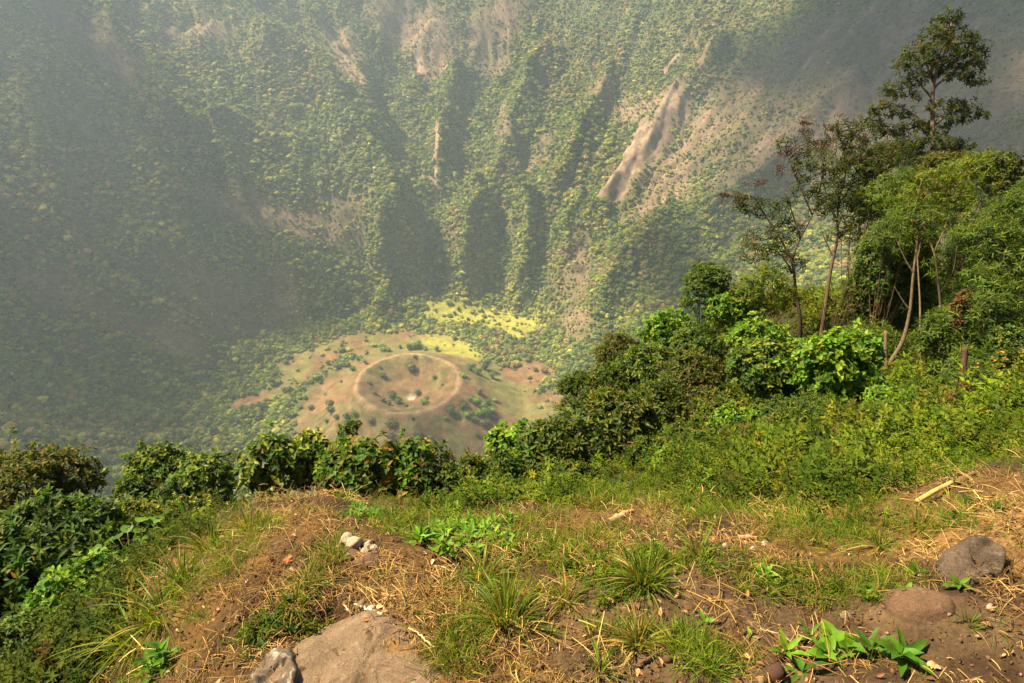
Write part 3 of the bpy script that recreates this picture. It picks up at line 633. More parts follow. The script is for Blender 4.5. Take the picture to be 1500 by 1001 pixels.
B('bush', 1310, 400, 62, 68, 12.5, 'dense', 'huge rounded dark green bush behind the leaning pale stem', scale=1.35, n=12, stems=30)
B('bush', 1262, 440, 30, 45, 13.0, 'small', 'yellow green small leaved bush on the edge of the huge dark one', scale=2.2)
B('bush', 1275, 510, 50, 36, 10.0, 'lance', 'low narrow leaved shrub in the shade of the huge rounded bush', scale=1.0)
B('shrub', 1385, 500, 36, 52, 7.6, 'lance', 'fresh green long leaved shrub growing round the slim trunks', 'shrub', scale=1.1, fill=.9)
B('shrub', 1450, 470, 60, 60, 8.6, 'lance', 'tall dark green thicket shrub behind the snag with withered leaves', 'shrub', scale=1.1, n=9)
B('shrub', 1440, 380, 75, 60, 10.5, 'lance', 'broad long leaved shrub rising above the thicket', 'shrub', scale=1.25, n=14, fill=.7)
B('shrub', 1490, 330, 50, 55, 11.5, 'lance', 'narrow leaved shrub below the two pointed saplings', 'shrub', scale=1.2, n=8)
B('shrub', 1355, 300, 70, 45, 12.5, 'yellow', 'light green crown of drooping leaves lit above the huge rounded bush', 'shrub', scale=1.15, n=12, fill=.62)
B('shrub', 1430, 270, 60, 40, 13.5, 'yellow', 'yellowish leafy shrub top under the tall tree', 'shrub', scale=1.15, n=12, fill=.62)
B('shrub', 1330, 350, 50, 40, 11.5, 'lance', 'feathery green shrub between the pale slim stems', 'shrub', scale=1.1, fill=.8)
B('shrub', 1305, 240, 42, 34, 14.0, 'feather', 'dark feathery shrub top joining the slim trees to the tallest tree', 'shrub', n=12, fill=1.0)
B('shrub', 1395, 248, 44, 22, 15.0, 'olive', 'olive shrub crown directly under the lowest tier of the tallest tree', 'shrub', scale=1.4, n=12, fill=.8)
B('shrub', 1450, 250, 30, 26, 14.0, 'olive', 'ragged olive shrub top beside the pointed sapling tops', 'shrub', scale=1.4, n=9, fill=.7)
B('shrub', 1280, 300, 36, 30, 13.5, 'lance', 'dark narrow leaved shrub behind the straight slim tree', 'shrub', scale=1.1, n=10, fill=.7)
B('bush', 1430, 560, 60, 34, 6.6, 'lance', 'leafy scrub around the short brown post', scale=.85)
B('bush', 1490, 560, 45, 50, 6.0, 'small', 'pale scrub with dry seed heads beside the thicket', scale=1.3, tip=(.35,.2,.06))
B('weed', 1325, 655, 46, 36, 4.7, 'bright', 'lush lobed leaf weed standing at the edge of the bare bank', 'weed', scale=.95, upb=.5)
B('weed', 1365, 640, 36, 24, 5.2, 'lance', 'narrow leaved weed behind the lush lobed one', 'weed', scale=.7)
B('weed', 1400, 660, 38, 30, 4.3, 'dense', 'dark creeping weed beside the pale cane', 'weed', scale=.6)
B('weed', 1255, 625, 50, 30, 5.6, 'small', 'small leaved herb patch under the lush twin bushes', 'weed', scale=1.1)
B('weed', 1155, 640, 55, 28, 5.6, 'small', 'low fresh herb patch in front of the darker twin bush', 'weed', scale=1.1)
B('weed', 1060, 665, 60, 26, 5.3, 'small', 'round tuft of fresh herbs in the weedy slope', 'weed', scale=1.1)
B('weed', 985, 680, 45, 24, 5.1, 'bright', 'bright leafy herb beside the wide domed bush', 'weed', scale=.6)
B('weed', 1470, 640, 45, 30, 4.8, 'bright', 'broad leaved weed near the scrap of teal plastic', 'weed', scale=.8)

def bare_shrub(px, py, t, w, h, n, label, seed, col=(.16, .10, .055)):
    b = W(px, py, t); g = gz(b[0], b[1]); base = np.array([b[0], b[1], g - .02]); r = np.random.default_rng(seed); top = b[2] - g; mb = MB()
    for k in range(n):
        e = base + [r.normal(0, w), r.normal(0, w * .6), top + h * r.uniform(.1, 1)]; m_ = base * .45 + e * .55 + r.normal(0, .05, 3); pt = smooth_path([base + r.normal(0, .04, 3) * [1, 1, 0], m_, e], 10); tube(mb, pt, np.linspace(.006, .0018, len(pt)), 4, col, cap=False)
        for j in range(4):
            s0 = pt[r.integers(4, len(pt) - 1)]; tube(mb, [s0, s0 + r.normal(0, .07, 3) + [0, 0, .08]], [.0028, .001], 3, col, cap=False)
    return add('bare_shrub', mb.mesh('bare_shrub', [M_WOOD], off=base), loc=base, label=label, cat='shrub')
bare_shrub(300, 690, 6.6, .22, .22, 26, 'leafless brown twiggy shrub sticking up behind the bushes beside the tan mound', 5)
bare_shrub(700, 680, 5.6, .10, .10, 12, 'few bare twigs rising next to the dark broken stump', 6)
bare_shrub(1020, 600, 8.0, .2, .15, 16, 'dry rusty twigs tangled in the scrub below the twin bushes', 7, (.15, .07, .035))
bare_shrub(1240, 430, 12.5, .35, .4, 24, 'thin bare twigs between the straight slim tree and the huge rounded bush', 8)
HG = 'leafy bushes on the weedy slope'
for i, (px, py, rx, ry, t, k_, sc_, lab) in enumerate([
  (1075, 622, 36, 24, 6.6, 'bright', .75, 'compact light green bush under the darker twin bush'), (1010, 645, 40, 24, 6.2, 'small', 1.2, 'yellow green herb bush right of the wide domed bush'), (1140, 610, 34, 24, 6.6, 'dense', .75, 'small dark bush at the foot of the twin bushes'),
  (1200, 605, 40, 22, 6.2, 'lance', .6, 'narrow leaved herb bush under the bright twin bush'), (1300, 600, 40, 30, 6.2, 'bright', .75, 'fresh green bush below the foot of the leaning pale stem'), (1350, 585, 36, 30, 6.4, 'lance', .8, 'spiky green bush below the slim trunks'),
  (1250, 665, 40, 22, 4.8, 'broad', .6, 'low broad leaved bush before the lush lobed weed'), (1180, 675, 36, 20, 4.8, 'small', 1.0, 'low fine leaved bush in the lower part of the weedy slope'), (1110, 690, 34, 18, 4.7, 'dense', .6, 'dark green low bush just above the bare soil'),
  (950, 665, 34, 20, 5.2, 'small', 1.1, 'light herb bush touching the wide domed bush'), (840, 700, 40, 18, 4.9, 'small', 1.0, 'low herb bush in front of the smaller red tipped bush'), (1440, 610, 36, 28, 5.6, 'bright', .8, 'leafy bush below the short knotty post'),
  (1230, 580, 40, 20, 7.0, 'small', 1.2, 'dull green scrub directly under the bright twin bush'), (1480, 520, 34, 40, 7.2, 'dense', 1.0, 'dark bush behind the dry seed heads')]):
    B('bush', px, py, rx, ry, t, k_, lab, group=HG, scale=sc_, n=7)

# the big-leaved plant on the grassy bank
def big_leaf_plant(px, py, t, s, label, n=11, seed=1, L=.16, tilt=.9, pal=((.10, .2, .02), (.13, .24, .03)), name='weed', cat='weed', lobes=True, spread=.5):
    r = np.random.default_rng(seed); g = hit(px, py) if t is None else W(px, py, t); base = np.array([g[0], g[1], gz(g[0], g[1]) - .01]); e = add(name, None, loc=base, label=label, cat=cat)
    st = MB(); lf = MB()
    for k in range(n):
        a = k * 2.4 + r.normal(0, .2); h = s * r.uniform(.55, 1.0); out = s * spread * r.uniform(.3, 1.); tip = base + [math.cos(a) * out, math.sin(a) * out, h]
        tube(st, smooth_path([base, base * .5 + tip * .5 + [0, 0, .12 * s], tip], 6), np.linspace(.004, .002, 7), 5, (.10, .16, .03))
        D = nrm(np.array([math.cos(a), math.sin(a), -.15 + r.normal(0, .15)])); Nn = np.array([-D[0] * .2, -D[1] * .2, 1.]); c = np.array(pal[k % len(pal)]) * r.uniform(.8, 1.2); l = L * r.uniform(.7, 1.1)
        S = nrm(np.cross(D, Nn)); Nn = np.cross(S, D); m = 25; u = np.linspace(0, 2 * math.pi, m, endpoint=False); rr = 1 + (.16 * np.abs(np.sin(u * 3.5)) if lobes else 0)
        X = (.5 - .5 * np.cos(u)); Y = .42 * np.sin(u) * (1.15 - .55 * X) * rr; v = tip + D * (X * l)[:, None] + S * (Y * l)[:, None] + Nn * (.22 * np.abs(Y) * l - .25 * l * X * X + .01 * l * np.sin(u * 9))[:, None]
        ctr = tip + D * l * .4 - Nn * .03 * l; mid = v * .5 + ctr * .5 - Nn * .012 * l
        i = np.arange(m); j = (i + 1) % m
        lf.add(np.vstack([v, mid, ctr]), np.stack([i + m, j + m, np.full(m, 2 * m)], 1), np.stack([i, j, j + m, i + m], 1), c)
    add('leaf', lf.mesh('leaf', [M_LEAF], off=base), e); add('stem', st.mesh('stem', [M_WOOD], off=base), e); return e
e = big_leaf_plant(203, 850, 4.3, .26, 'plant with very large light green leaves at the top of the grassy bank', 22, 3, .095, pal=((.075, .15, .014), (.10, .18, .018)), spread=.8)

# ------------------------------------------------------------ trees on the rim
def blob_list(L, t): return [(W(px, py, t + dt), np.array([rx, .5 * (rx + ry), ry * 1.1]) * t / 1000.) for px, py, rx, ry, dt in L]
def limb(mb, P, t, r0, r1, col, sides=8, jig=.0, r=None):
    pts = smooth_path([W(p[0], p[1], p[2] if len(p) > 2 else t) for p in P], 6 * len(P)); n = len(pts)
    if jig: pts = pts + np.stack([fbm(np.arange(n) * .7 + P[0][0], np.full(n, k * 3.1), 2, 5) for k in range(3)], 1) * jig
    tube(mb, pts, np.linspace(r0, r1, n), sides, col); return pts
def tree(name, label, cat, t, base_px, trunk, limbs, blobs, kind, scale=1.0, fill=1., r0=.1, col=(.14, .10, .065), seed=1, extra_twigs=60, group=None, hi=False, tipf=.3, umbels=None, upb=.5, sub_r=.012):
    b = W(base_px[0], base_px[1], t); g = gz(b[0], b[1]); base = np.array([b[0], b[1], g - .05]); mb = MB(); r = np.random.default_rng(seed)
    P0 = [W(p[0], p[1], t + (p[2] if len(p) > 2 else 0)) for p in trunk]; P0 = [base] + P0; pts = smooth_path(P0, 8 * len(P0)); n = len(pts); rad = np.linspace(r0, r0 * .3, n); rad[0] *= 1.5; rad[1] *= 1.15
    tube(mb, pts, rad, 9, col); nodes = [pts[n // 2:]]
    for L in limbs:
        q = [W(p[0], p[1], t + (p[2] if len(p) > 2 else 0)) for p in L]; pp = smooth_path(q, 7 * len(q)); tube(mb, pp, np.linspace(r0 * .42, r0 * .12, len(pp)), 6, col); nodes.append(pp[len(pp) // 3:])
    nodes = np.concatenate(nodes); BL = blob_list(blobs, t)
    fmb, P = foliage(BL, kind, seed, fill, scale, hi, upb=upb, tipf=tipf, inner=.3)
    for i in r.choice(len(P), min(extra_twigs, len(P)), replace=False):
        d = np.linalg.norm(nodes - P[i], axis=1) + r.random(len(nodes)) * .15; a = nodes[np.argmin(d)]; m_ = (a + P[i]) / 2 + [0, 0, .1 * np.linalg.norm(a - P[i])]
        tube(mb, smooth_path([a, m_, P[i]], 6), np.linspace(sub_r, sub_r * .35, 7), 4, col, cap=False)
    e = add(name, None, loc=base, label=label, cat=cat, group=group)
    add('trunk', mb.mesh('trunk', [M_WOOD], True, off=base), e); add('crown', fmb.mesh('crown', [M_LEAF], off=base), e)
    if umbels:
        um = MB()
        for c, rd in blob_list(umbels, t):
            k = max(5, int(rd[0] * rd[2] / .010)); u = nrm(r.normal(size=(k, 3))); C = c + u * rd * r.uniform(.4, 1.05, (k, 1))
            for q in C:
                m = 34; o = r.normal(size=(m, 3)) * [.055, .055, .022]; d = nrm(o + [0, 0, .08])
                leaves(um, q + o * .9, d, nrm(r.normal(size=(m, 3))), r.uniform(.02, .04, m), r.uniform(.012, .022, m), palette(r, m, [(.085, .033, .022), (.055, .025, .018), (.13, .05, .03)], [3, 3, 1]), .1, False)
                tube(um, [q - [0, 0, .16], q], [.004, .003], 4, (.10, .05, .03), cap=False)
        add('flower_head', um.mesh('flower_head', [M_LEAF], off=base), e)
    return e
# tall tree
TT = .8
tree('tall_tree', 'tallest tree with a narrow dark crown rising in tiers against the hazy slope', 'tree', 18, (1372, 400),
     [(1370, 330), (1368, 260), (1366, 190), (1368, 120), (1385, 70), (1395, 30)],
     [[(1366, 145), (1345, 120), (1325, 100)], [(1367, 130), (1395, 105), (1420, 90)], [(1366, 190), (1335, 165), (1305, 150)], [(1366, 185), (1395, 165), (1425, 165)], [(1367, 120), (1355, 90), (1345, 70)], [(1368, 250), (1340, 215), (1295, 190)], [(1368, 250), (1400, 225), (1430, 215)]],
     [(x_, y_, w_ * .92, h_, d_) for x_, y_, w_, h_, d_ in [(1393, 24, 15, 9, 0), (1384, 38, 22, 9, .1), (1372, 54, 22, 11, 0), (1402, 56, 26, 12, .2), (1422, 66, 20, 12, 0), (1345, 78, 24, 12, .2), (1376, 80, 28, 14, -.3), (1410, 85, 26, 13, .1), (1434, 88, 12, 14, 0), (1328, 97, 20, 10, 0), (1365, 103, 24, 9, .2), (1402, 108, 24, 10, 0), (1426, 118, 16, 8, 0), (1343, 116, 20, 5, 0),
      (1316, 130, 20, 7, 0), (1299, 139, 14, 6, .2), (1335, 142, 14, 5, 0), (1378, 158, 20, 8, 0), (1402, 155, 20, 8, .2), (1422, 165, 16, 7, 0), (1438, 172, 10, 4, 0), (1396, 176, 24, 7, 0), (1368, 190, 24, 8, .2),
      (1293, 160, 20, 10, 0), (1320, 166, 18, 8, .2), (1278, 180, 18, 9, 0), (1340, 186, 20, 8, 0), (1308, 196, 24, 10, .2), (1362, 212, 36, 11, 0), (1402, 216, 26, 9, 0), (1325, 225, 30, 12, 0), (1375, 240, 36, 12, 0)]],
     'tall', scale=.85, fill=1.0, r0=.085, seed=21, extra_twigs=150, tipf=.35)
tree('umbel_tree', 'slender tree whose sparse crown carries dark red flower clusters reaching out over the crater', 'tree', 13.2, (1176, 500),
     [(1172, 470), (1166, 430), (1160, 385), (1140, 345), (1118, 312)],
     [[(1160, 380), (1172, 350), (1190, 315), (1200, 280)], [(1140, 345), (1115, 352), (1098, 345)], [(1162, 400), (1140, 370), (1112, 362)], [(1190, 315), (1170, 270), (1152, 225)], [(1172, 350), (1160, 310), (1148, 280)], [(1118, 312), (1105, 290), (1085, 285)]],
     [(1100, 300, 22, 10, 0), (1122, 308, 20, 12, .2), (1085, 290, 12, 8, 0), (1125, 355, 36, 14, 0), (1108, 370, 26, 9, -.2), (1150, 300, 16, 12, 0), (1150, 210, 12, 8, 0), (1185, 240, 26, 16, 0), (1195, 215, 22, 12, .3), (1180, 275, 22, 16, 0), (1160, 385, 20, 12, .2), (1150, 335, 24, 12, .2), (1205, 300, 16, 20, 0)],
     'feather', scale=.95, fill=1.15, r0=.042, col=(.08, .052, .035), seed=31, extra_twigs=90, umbels=[(1078, 290, 16, 14, 0), (1108, 268, 14, 7, 0), (1190, 195, 20, 16, 0), (1205, 225, 20, 14, 0), (1148, 225, 14, 10, 0), (1062, 285, 4, 4, 0), (1140, 250, 10, 10, 0), (1180, 182, 6, 8, 0)])
tree('umbel_tree', 'straight slim tree beside the overhanging one with its red flower clusters higher up', 'tree', 13.0, (1206, 495),
     [(1209, 450), (1216, 400), (1226, 350), (1228, 300), (1240, 250)],
     [[(1226, 350), (1260, 325), (1300, 312)], [(1227, 330), (1212, 290), (1205, 260)], [(1228, 300), (1248, 270), (1258, 235)], [(1222, 380), (1208, 350), (1200, 330)], [(1240, 250), (1235, 215), (1225, 190)]],
     [(1235, 190, 22, 14, 0), (1250, 215, 28, 16, .2), (1225, 235, 26, 16, 0), (1262, 245, 26, 16, 0), (1225, 262, 26, 14, 0), (1245, 285, 26, 14, 0), (1280, 270, 24, 18, .3), (1300, 240, 26, 20, 0), (1210, 300, 16, 12, 0), (1240, 318, 20, 10, 0), (1235, 345, 24, 9, -.2), (1270, 335, 26, 8, 0), (1270, 300, 26, 16, 0), (1262, 195, 20, 10, 0)],
     'feather', scale=.95, fill=1.15, r0=.044, col=(.09, .06, .038), seed=32, extra_twigs=90, umbels=[(1218, 185, 18, 14, 0), (1262, 205, 20, 14, 0), (1215, 215, 16, 12, 0), (1245, 232, 14, 8, 0), (1310, 225, 14, 12, 0), (1300, 268, 10, 8, 0)])
tree('slim_tree', 'pale stem leaning over from the shade with a forked grey twig on its side', 'tree', 8.6, (1292, 558),
     [(1302, 535), (1322, 500), (1333, 455), (1338, 400), (1346, 340)],
     [[(1333, 455), (1322, 440), (1310, 420)], [(1338, 400), (1326, 380), (1316, 358)], [(1338, 410), (1342, 370), (1360, 330)]],
     [(1345, 330, 30, 20, 0), (1330, 310, 26, 14, .2), (1370, 318, 26, 16, 0)], 'lance', scale=.95, fill=.7, r0=.034, col=(.11, .075, .04), seed=41, extra_twigs=30, sub_r=.006)
tree('slim_tree', 'upright thin pale stem behind the leaning one', 'tree', 9.0, (1388, 565),
     [(1382, 500), (1376, 430), (1368, 370), (1348, 330), (1335, 300)], [[(1368, 370), (1385, 330), (1392, 290)], [(1376, 430), (1395, 400), (1402, 360)]],
     [(1340, 290, 28, 16, 0), (1395, 285, 28, 16, 0), (1370, 262, 26, 14, 0)], 'yellow', scale=.95, fill=.7, r0=.022, col=(.17, .12, .06), seed=42, extra_twigs=30, sub_r=.006)
tree('slim_tree', 'thin bare stem at the back of the thicket running up under the tall tree', 'tree', 10.0, (1345, 540),
     [(1348, 460), (1344, 380), (1342, 330)], [[(1344, 380), (1352, 340), (1365, 300)]],
     [(1320, 268, 28, 16, 0), (1298, 285, 22, 16, 0), (1345, 262, 24, 12, 0)], 'lance', scale=1.0, fill=.7, r0=.018, col=(.16, .12, .06), seed=43, extra_twigs=20, sub_r=.006)
tree('pointed_sapling', 'pointed leafy sapling top beside the frame edge', 'sapling', 13, (1492, 350), [(1492, 300), (1490, 250)], [], [(1492, 250, 14, 14, 0), (1490, 275, 16, 18, 0), (1495, 232, 8, 8, 0)], 'tall', scale=.8, fill=1., r0=.02, seed=51, extra_twigs=15)
tree('pointed_sapling', 'pointed leafy sapling top between the tall tree and the frame edge', 'sapling', 13, (1468, 350), [(1468, 290), (1466, 240)], [], [(1466, 232, 10, 10, 0), (1468, 252, 12, 16, 0), (1470, 280, 14, 14, 0)], 'tall', scale=.8, fill=1., r0=.02, seed=52, extra_twigs=15)
tree('pointed_sapling', 'single leafy shoot standing up in front of the cinder cone foot', 'sapling', 5.6, (507, 690), [(506, 660), (507, 640)], [], [(510, 630, 13, 9, 0), (518, 622, 9, 6, 0), (503, 642, 6, 6, 0)], 'dense', scale=.6, fill=1.2, r0=.006, seed=53, extra_twigs=10, sub_r=.003)
tree('pointed_sapling', 'thin shoot sticking up against the far forest above the dark broad leaved bush', 'sapling', 7.4, (206, 730), [(206, 690), (207, 665)], [], [(207, 655, 7, 6, 0), (205, 668, 6, 6, 0)], 'dense', scale=.7, fill=1.2, r0=.006, seed=54, extra_twigs=8, sub_r=.003)

# ------------------------------------------------------------ wood, posts, sticks
def log(name, P, r0, r1, col, label, cat, sides=10, jig=.006, mat=None, group=None, knots=0, seed=0):
    P = np.array(P, float); base = P[0]; mb = MB(); pts = smooth_path(P, 16); n = len(pts); r = np.random.default_rng(seed)
    pts = pts + np.stack([fbm(np.arange(n) * .9 + seed, np.full(n, k * 3.1), 2, 5) for k in range(3)], 1) * jig; tube(mb, pts, np.linspace(r0, r1, n) * (1 + (.10 if jig > 0 else .015) * r.normal(size=n)), sides, col)
    for k in range(knots):
        i = r.integers(2, n - 2); d = nrm(r.normal(size=3) * [1, 1, .3]); tube(mb, [pts[i], pts[i] + d * r0 * 1.7], [r0 * .45, r0 * .2], 5, np.array(col) * .8)
    return add(name, mb.mesh(name, [mat or M_WOOD], True, off=base), loc=base, label=label, cat=cat, group=group)
def grounded(px, py, t, up=0.): p = W(px, py, t); return np.array([p[0], p[1], gz(p[0], p[1]) + up])
b = W(1411, 568, 6.2); log('wooden_post', [[b[0], b[1], b[2] - .5], b, W(1412, 540, 6.2), W(1414, 508, 6.2)], .030, .024, (.065, .036, .02), 'short knotty brown post standing in the scrub', 'post', knots=9, seed=2)
b = W(1300, 560, 8.6); log('dead_snag', [[b[0], b[1], b[2] - .3], b, W(1297, 520, 8.6), W(1298, 485, 8.6)], .028, .02, (.13, .085, .05), 'short dead snag beside the foot of the leaning pale stem', 'snag', seed=4)
b = W(683, 682, 5.0); log('stump', [[b[0], b[1], b[2] - .5], b, W(684, 668, 5.0)], .028, .024, (.07, .035, .02), 'dark broken stump sticking out above the light green bush', 'stump', seed=5)
# snag with withered leaves
b = W(1405, 520, 7.4); snag = add('snag', None, loc=b, label='dead snag hung with withered orange brown leaves', cat='snag'); mb = MB()
tube(mb, smooth_path([[b[0], b[1], b[2] - .8], b, W(1404, 470, 7.4), W(1408, 440, 7.4)], 12), np.linspace(.02, .012, 13), 6, (.12, .07, .04)); add('stem', mb.mesh('stem', [M_WOOD], True, off=b), snag)
fm, _ = foliage([(W(1405, 450, 7.4), np.array([.07, .07, .09])), (W(1400, 475, 7.4), np.array([.06, .06, .10])), (W(1412, 436, 7.4), np.array([.05, .05, .06]))], 'olive', 77, 1.2, .8, True, tipf=.0)
fm.c = [np.broadcast_to(np.array([.12, .065, .022]), c.shape) * np.random.default_rng(1).uniform(.5, 1.4, (len(c), 1)) for c in fm.c]; add('withered_leaf', fm.mesh('withered_leaf', [M_LEAF], off=b), snag)
a = hit(1340, 742); c2 = hit(1392, 714); log('cane', [a + [0, 0, .03], (a + c2) / 2 + [0, 0, .035], c2 + [0, 0, .03]], .011, .010, (.42, .28, .09), 'cut pale yellow cane lying on the bare bank', 'cane', sides=12, jig=.0, seed=6)
a = hit(1400, 712); c2 = hit(1425, 700); log('dead_stick', [a + [0, 0, .02], c2 + [0, 0, .03]], .013, .010, (.16, .08, .04), 'brown stick end next to the pale cane', 'stick', seed=7)
STK = [((1310, 600), (1250, 612), .004, (.3, .22, .12), 'thin grey twig lying in the weeds under the bright twin bush'), ((918, 808), (985, 832), .004, (.40, .28, .13), 'thin dry stalk fallen across the dark green grass clump'), ((620, 772), (655, 792), .003, (.4, .3, .15), 'short dry stalk below the overhanging bushes'),
       ((560, 905), (520, 890), .005, (.60, .47, .27), 'bleached straw stalk lying on the flat rock by its upper rim'), ((505, 890), (515, 904), .004, (.62, .5, .3), 'shorter bleached stalk beside the first one on the flat rock'), ((935, 980), (965, 962), .006, (.10, .06, .04), 'dark broken twig beside the pale green grass'),
       ((855, 834), (885, 836), .006, (.35, .22, .10), 'flat strip of dry bark above the bare earth'), ((1420, 575), (1470, 560), .004, (.3, .2, .12), 'bent grey twig leaning at the brown post'), ((640, 955), (600, 925), .004, (.45, .33, .15), 'dry stalk along the straw side of the flat rock'), ((1115, 925), (1160, 945), .003, (.38, .27, .14), 'single dry stalk on the bare soil near the long leaved weeds'),
       ((750, 845), (772, 790), .003, (.5, .38, .18), 'long pale stalk standing in the bright grass clump')]
for i, (p, q_, rr, cl, lab) in enumerate(STK):
    a = hit(*p); c2 = hit(*q_); log('dry_stalk', [a + [0, 0, rr + .012], (a + c2) / 2 + [0, 0, .02], c2 + [0, 0, rr + .012]], rr, rr * .7, cl, lab, 'stalk', sides=5, jig=.006, seed=i + 10, group='dry stalks lying on the rim')
a = hit(888, 768); c2 = hit(925, 752)
def chip(name, px0, px1, w, h, col, label, cat, seed=0):
    a = hit(*px0); b_ = hit(*px1); d = b_ - a; L = np.linalg.norm(d); d /= L; s = nrm(np.cross(d, [0, 0, 1.])); n_ = np.cross(s, d); r = np.random.default_rng(seed); m = 9; mb = MB(); u = np.linspace(0, 1, m)
    wd = w * (.5 + .5 * np.sin(np.clip(u * 1.1 + .1, 0, 1) * math.pi)) * r.uniform(.8, 1.15, m); top = []; 
    rows = [(-1, 0), (-.7, 1), (.7, 1), (1, 0)]
    v = np.array([[a + d * L * u[i] + s * wd[i] * q0 + n_ * (h * q1 + .004 * r.normal() + .01) for q0, q1 in rows] for i in range(m)]).reshape(-1, 3)
    f = [[i * 4 + k, i * 4 + k + 1, i * 4 + k + 5, i * 4 + k + 4] for i in range(m - 1) for k in range(3)] + [[0, 1, 2, 3], [m * 4 - 1, m * 4 - 2, m * 4 - 3, m * 4 - 4]]
    mb.add(v, None, f, col); return add(name, mb.mesh(name, [M_WOOD], off=a), loc=a, label=label, cat=cat)
chip('bark_piece', (888, 770), (926, 752), .022, .014, (.38, .24, .12), 'splinter of pale bark lying in the grassy strip', 'bark', 1)
chip('bark_piece', (1080, 790), (1108, 790), .008, .01, (.36, .2, .12), 'short reddish splinter of bark on the litter near the white scraps', 'bark', 2)
chip('leaf_scrap', (908, 838), (915, 852), .012, .003, (.60, .36, .16), 'single pale tan leaf lying beside the dark green grass clump', 'leaf', 3)
chip('orange_leaf', (830, 818), (846, 812), .016, .003, (.60, .24, .03), 'bright orange fallen leaf between two grass clumps', 'leaf', 4)
chip('orange_leaf', (418, 826), (428, 816), .012, .004, (.50, .13, .04), 'small orange red leaf on the smooth brown soil', 'leaf', 5)
chip('orange_leaf', (458, 920), (466, 914), .008, .004, (.52, .14, .04), 'tiny orange red leaf at the rim of the flat rock', 'leaf', 6)
chip('leaf_scrap', (1362, 975), (1375, 985), .016, .004, (.40, .22, .12), 'flat rectangular brown bark scrap lying in the lower corner soil', 'bark', 7)

# ------------------------------------------------------------ stones
def rock_mat(name, a_, b_, c_, sc=14., bump=.8, dist=.01):
    m, nt, nd, lk = new_mat(name); tc = nd.new('ShaderNodeTexCoord'); x = noise(nd, lk, sc, 8, .7, tc.outputs['Object']); y = noise(nd, lk, sc * .25, 5, .6, tc.outputs['Object']); z = noise(nd, lk, sc * 5, 6, .75, tc.outputs['Object'])
    c = mixc(nd, lk, ramp(nd, lk, y.outputs[0], .35, .65), a_, b_); c = mixc(nd, lk, ramp(nd, lk, x.outputs[0], .52, .72), c, c_); c = mixc(nd, lk, 1.0, c, mixc(nd, lk, ramp(nd, lk, z.outputs[0], .35, .65), (.72, .72, .72), (1.2, 1.2, 1.2)), 'MULTIPLY')
    p = nd.new('ShaderNodeBsdfPrincipled'); lk.new(c, p.inputs['Base Color']); p.inputs['Roughness'].default_value = .92; p.inputs['Specular IOR Level'].default_value = .2
    b1 = nd.new('ShaderNodeBump'); b1.inputs['Strength'].default_value = bump; b1.inputs['Distance'].default_value = dist; lk.new(x.outputs[0], b1.inputs['Height']); b2 = nd.new('ShaderNodeBump'); b2.inputs['Strength'].default_value = .7; b2.inputs['Distance'].default_value = dist * .3; lk.new(z.outputs[0], b2.inputs['Height']); lk.new(b1.outputs[0], b2.inputs['Normal']); lk.new(b2.outputs[0], p.inputs['Normal'])
    o = nd.new('ShaderNodeOutputMaterial'); lk.new(p.outputs[0], o.inputs[0]); return m
M_ROCK = rock_mat('pale_rock', (.27, .185, .11), (.18, .12, .07), (.38, .28, .18), 34, 1.0, .03); M_ROCK2 = rock_mat('grey_rock', (.15, .105, .07), (.06, .042, .028), (.27, .21, .155), 34, 1.0, .03); M_EARTHROCK = rock_mat('earthy_rock', (.14, .08, .042), (.09, .052, .03), (.19, .125, .075), 22, 1.0, .02); M_WHITE = rock_mat('lichened_rock', (.13, .095, .065), (.05, .036, .025), (.45, .40, .31), 26)
M_CHALK = rock_mat('chalky_stone', (.36, .29, .20), (.24, .18, .12), (.46, .39, .29), 40)
def outline_rock(name, outline, h, mat, label, cat='rock', seed=0, rough=.02, plate=.8, t=None, tilt=None):
    """rock whose footprint is read off the photograph; it has its own height and sits in the soil"""
    P = np.array([hit(*p) for p in outline]); c = P.mean(0); n = 56; Q = P[:, :2] - c[:2]; ang = np.arctan2(Q[:, 1], Q[:, 0]); o = np.argsort(ang); ra = np.hypot(*Q.T)[o]; an = ang[o]
    a = np.linspace(-math.pi, math.pi, n, endpoint=False); ri = np.interp(a, np.r_[an[-1] - 2 * math.pi, an, an[0] + 2 * math.pi], np.r_[ra[-1], ra, ra[0]]); ri = ri * (1 + .06 * fbm(np.cos(a) * 3, np.sin(a) * 3, 3, seed))
    rings = np.array([1.03, 1.0, .96, .9, .8, .68, .55, .42, .3, .18, .08]); X = c[0] + np.cos(a)[None] * ri[None] * rings[:, None]; Y = c[1] + np.sin(a)[None] * ri[None] * rings[:, None]; G = H(X, Y); up = sst(1.03, plate, rings) ** .6
    Z = G * .75 + c[2] * .25 * 1.0; Z = np.where(rings[:, None] > .97, G, Z) + h * up[:, None] * (1 + .5 * fbm(X * 5, Y * 5, 3, seed + 1)) + rough * (fbm(X * 14, Y * 14, 4, seed + 2) - .9 * ridged(X * 9 + 3, Y * 9, 3, seed + 4) ** 3 + .5) * up[:, None] - .04 * (rings[:, None] > 1.01); 
    if tilt is not None: Z = Z + ((X - c[0]) * tilt[0] + (Y - c[1]) * tilt[1]) * up[:, None]
    v = np.stack([X, Y, Z], -1).reshape(-1, 3); v = np.vstack([v, [c[0], c[1], Z[-1].mean()]]); m = len(rings); i = np.arange(n); j = (i + 1) % n
    f4 = np.concatenate([np.stack([k * n + i, k * n + j, (k + 1) * n + j, (k + 1) * n + i], 1) for k in range(m - 1)]); f3 = np.stack([(m - 1) * n + i, (m - 1) * n + j, np.full(n, m * n)], 1)
    mb = MB(); mb.add(v, f3, f4); return add(name, mb.mesh(name, [mat], True, off=c), loc=c, label=label, cat=cat)
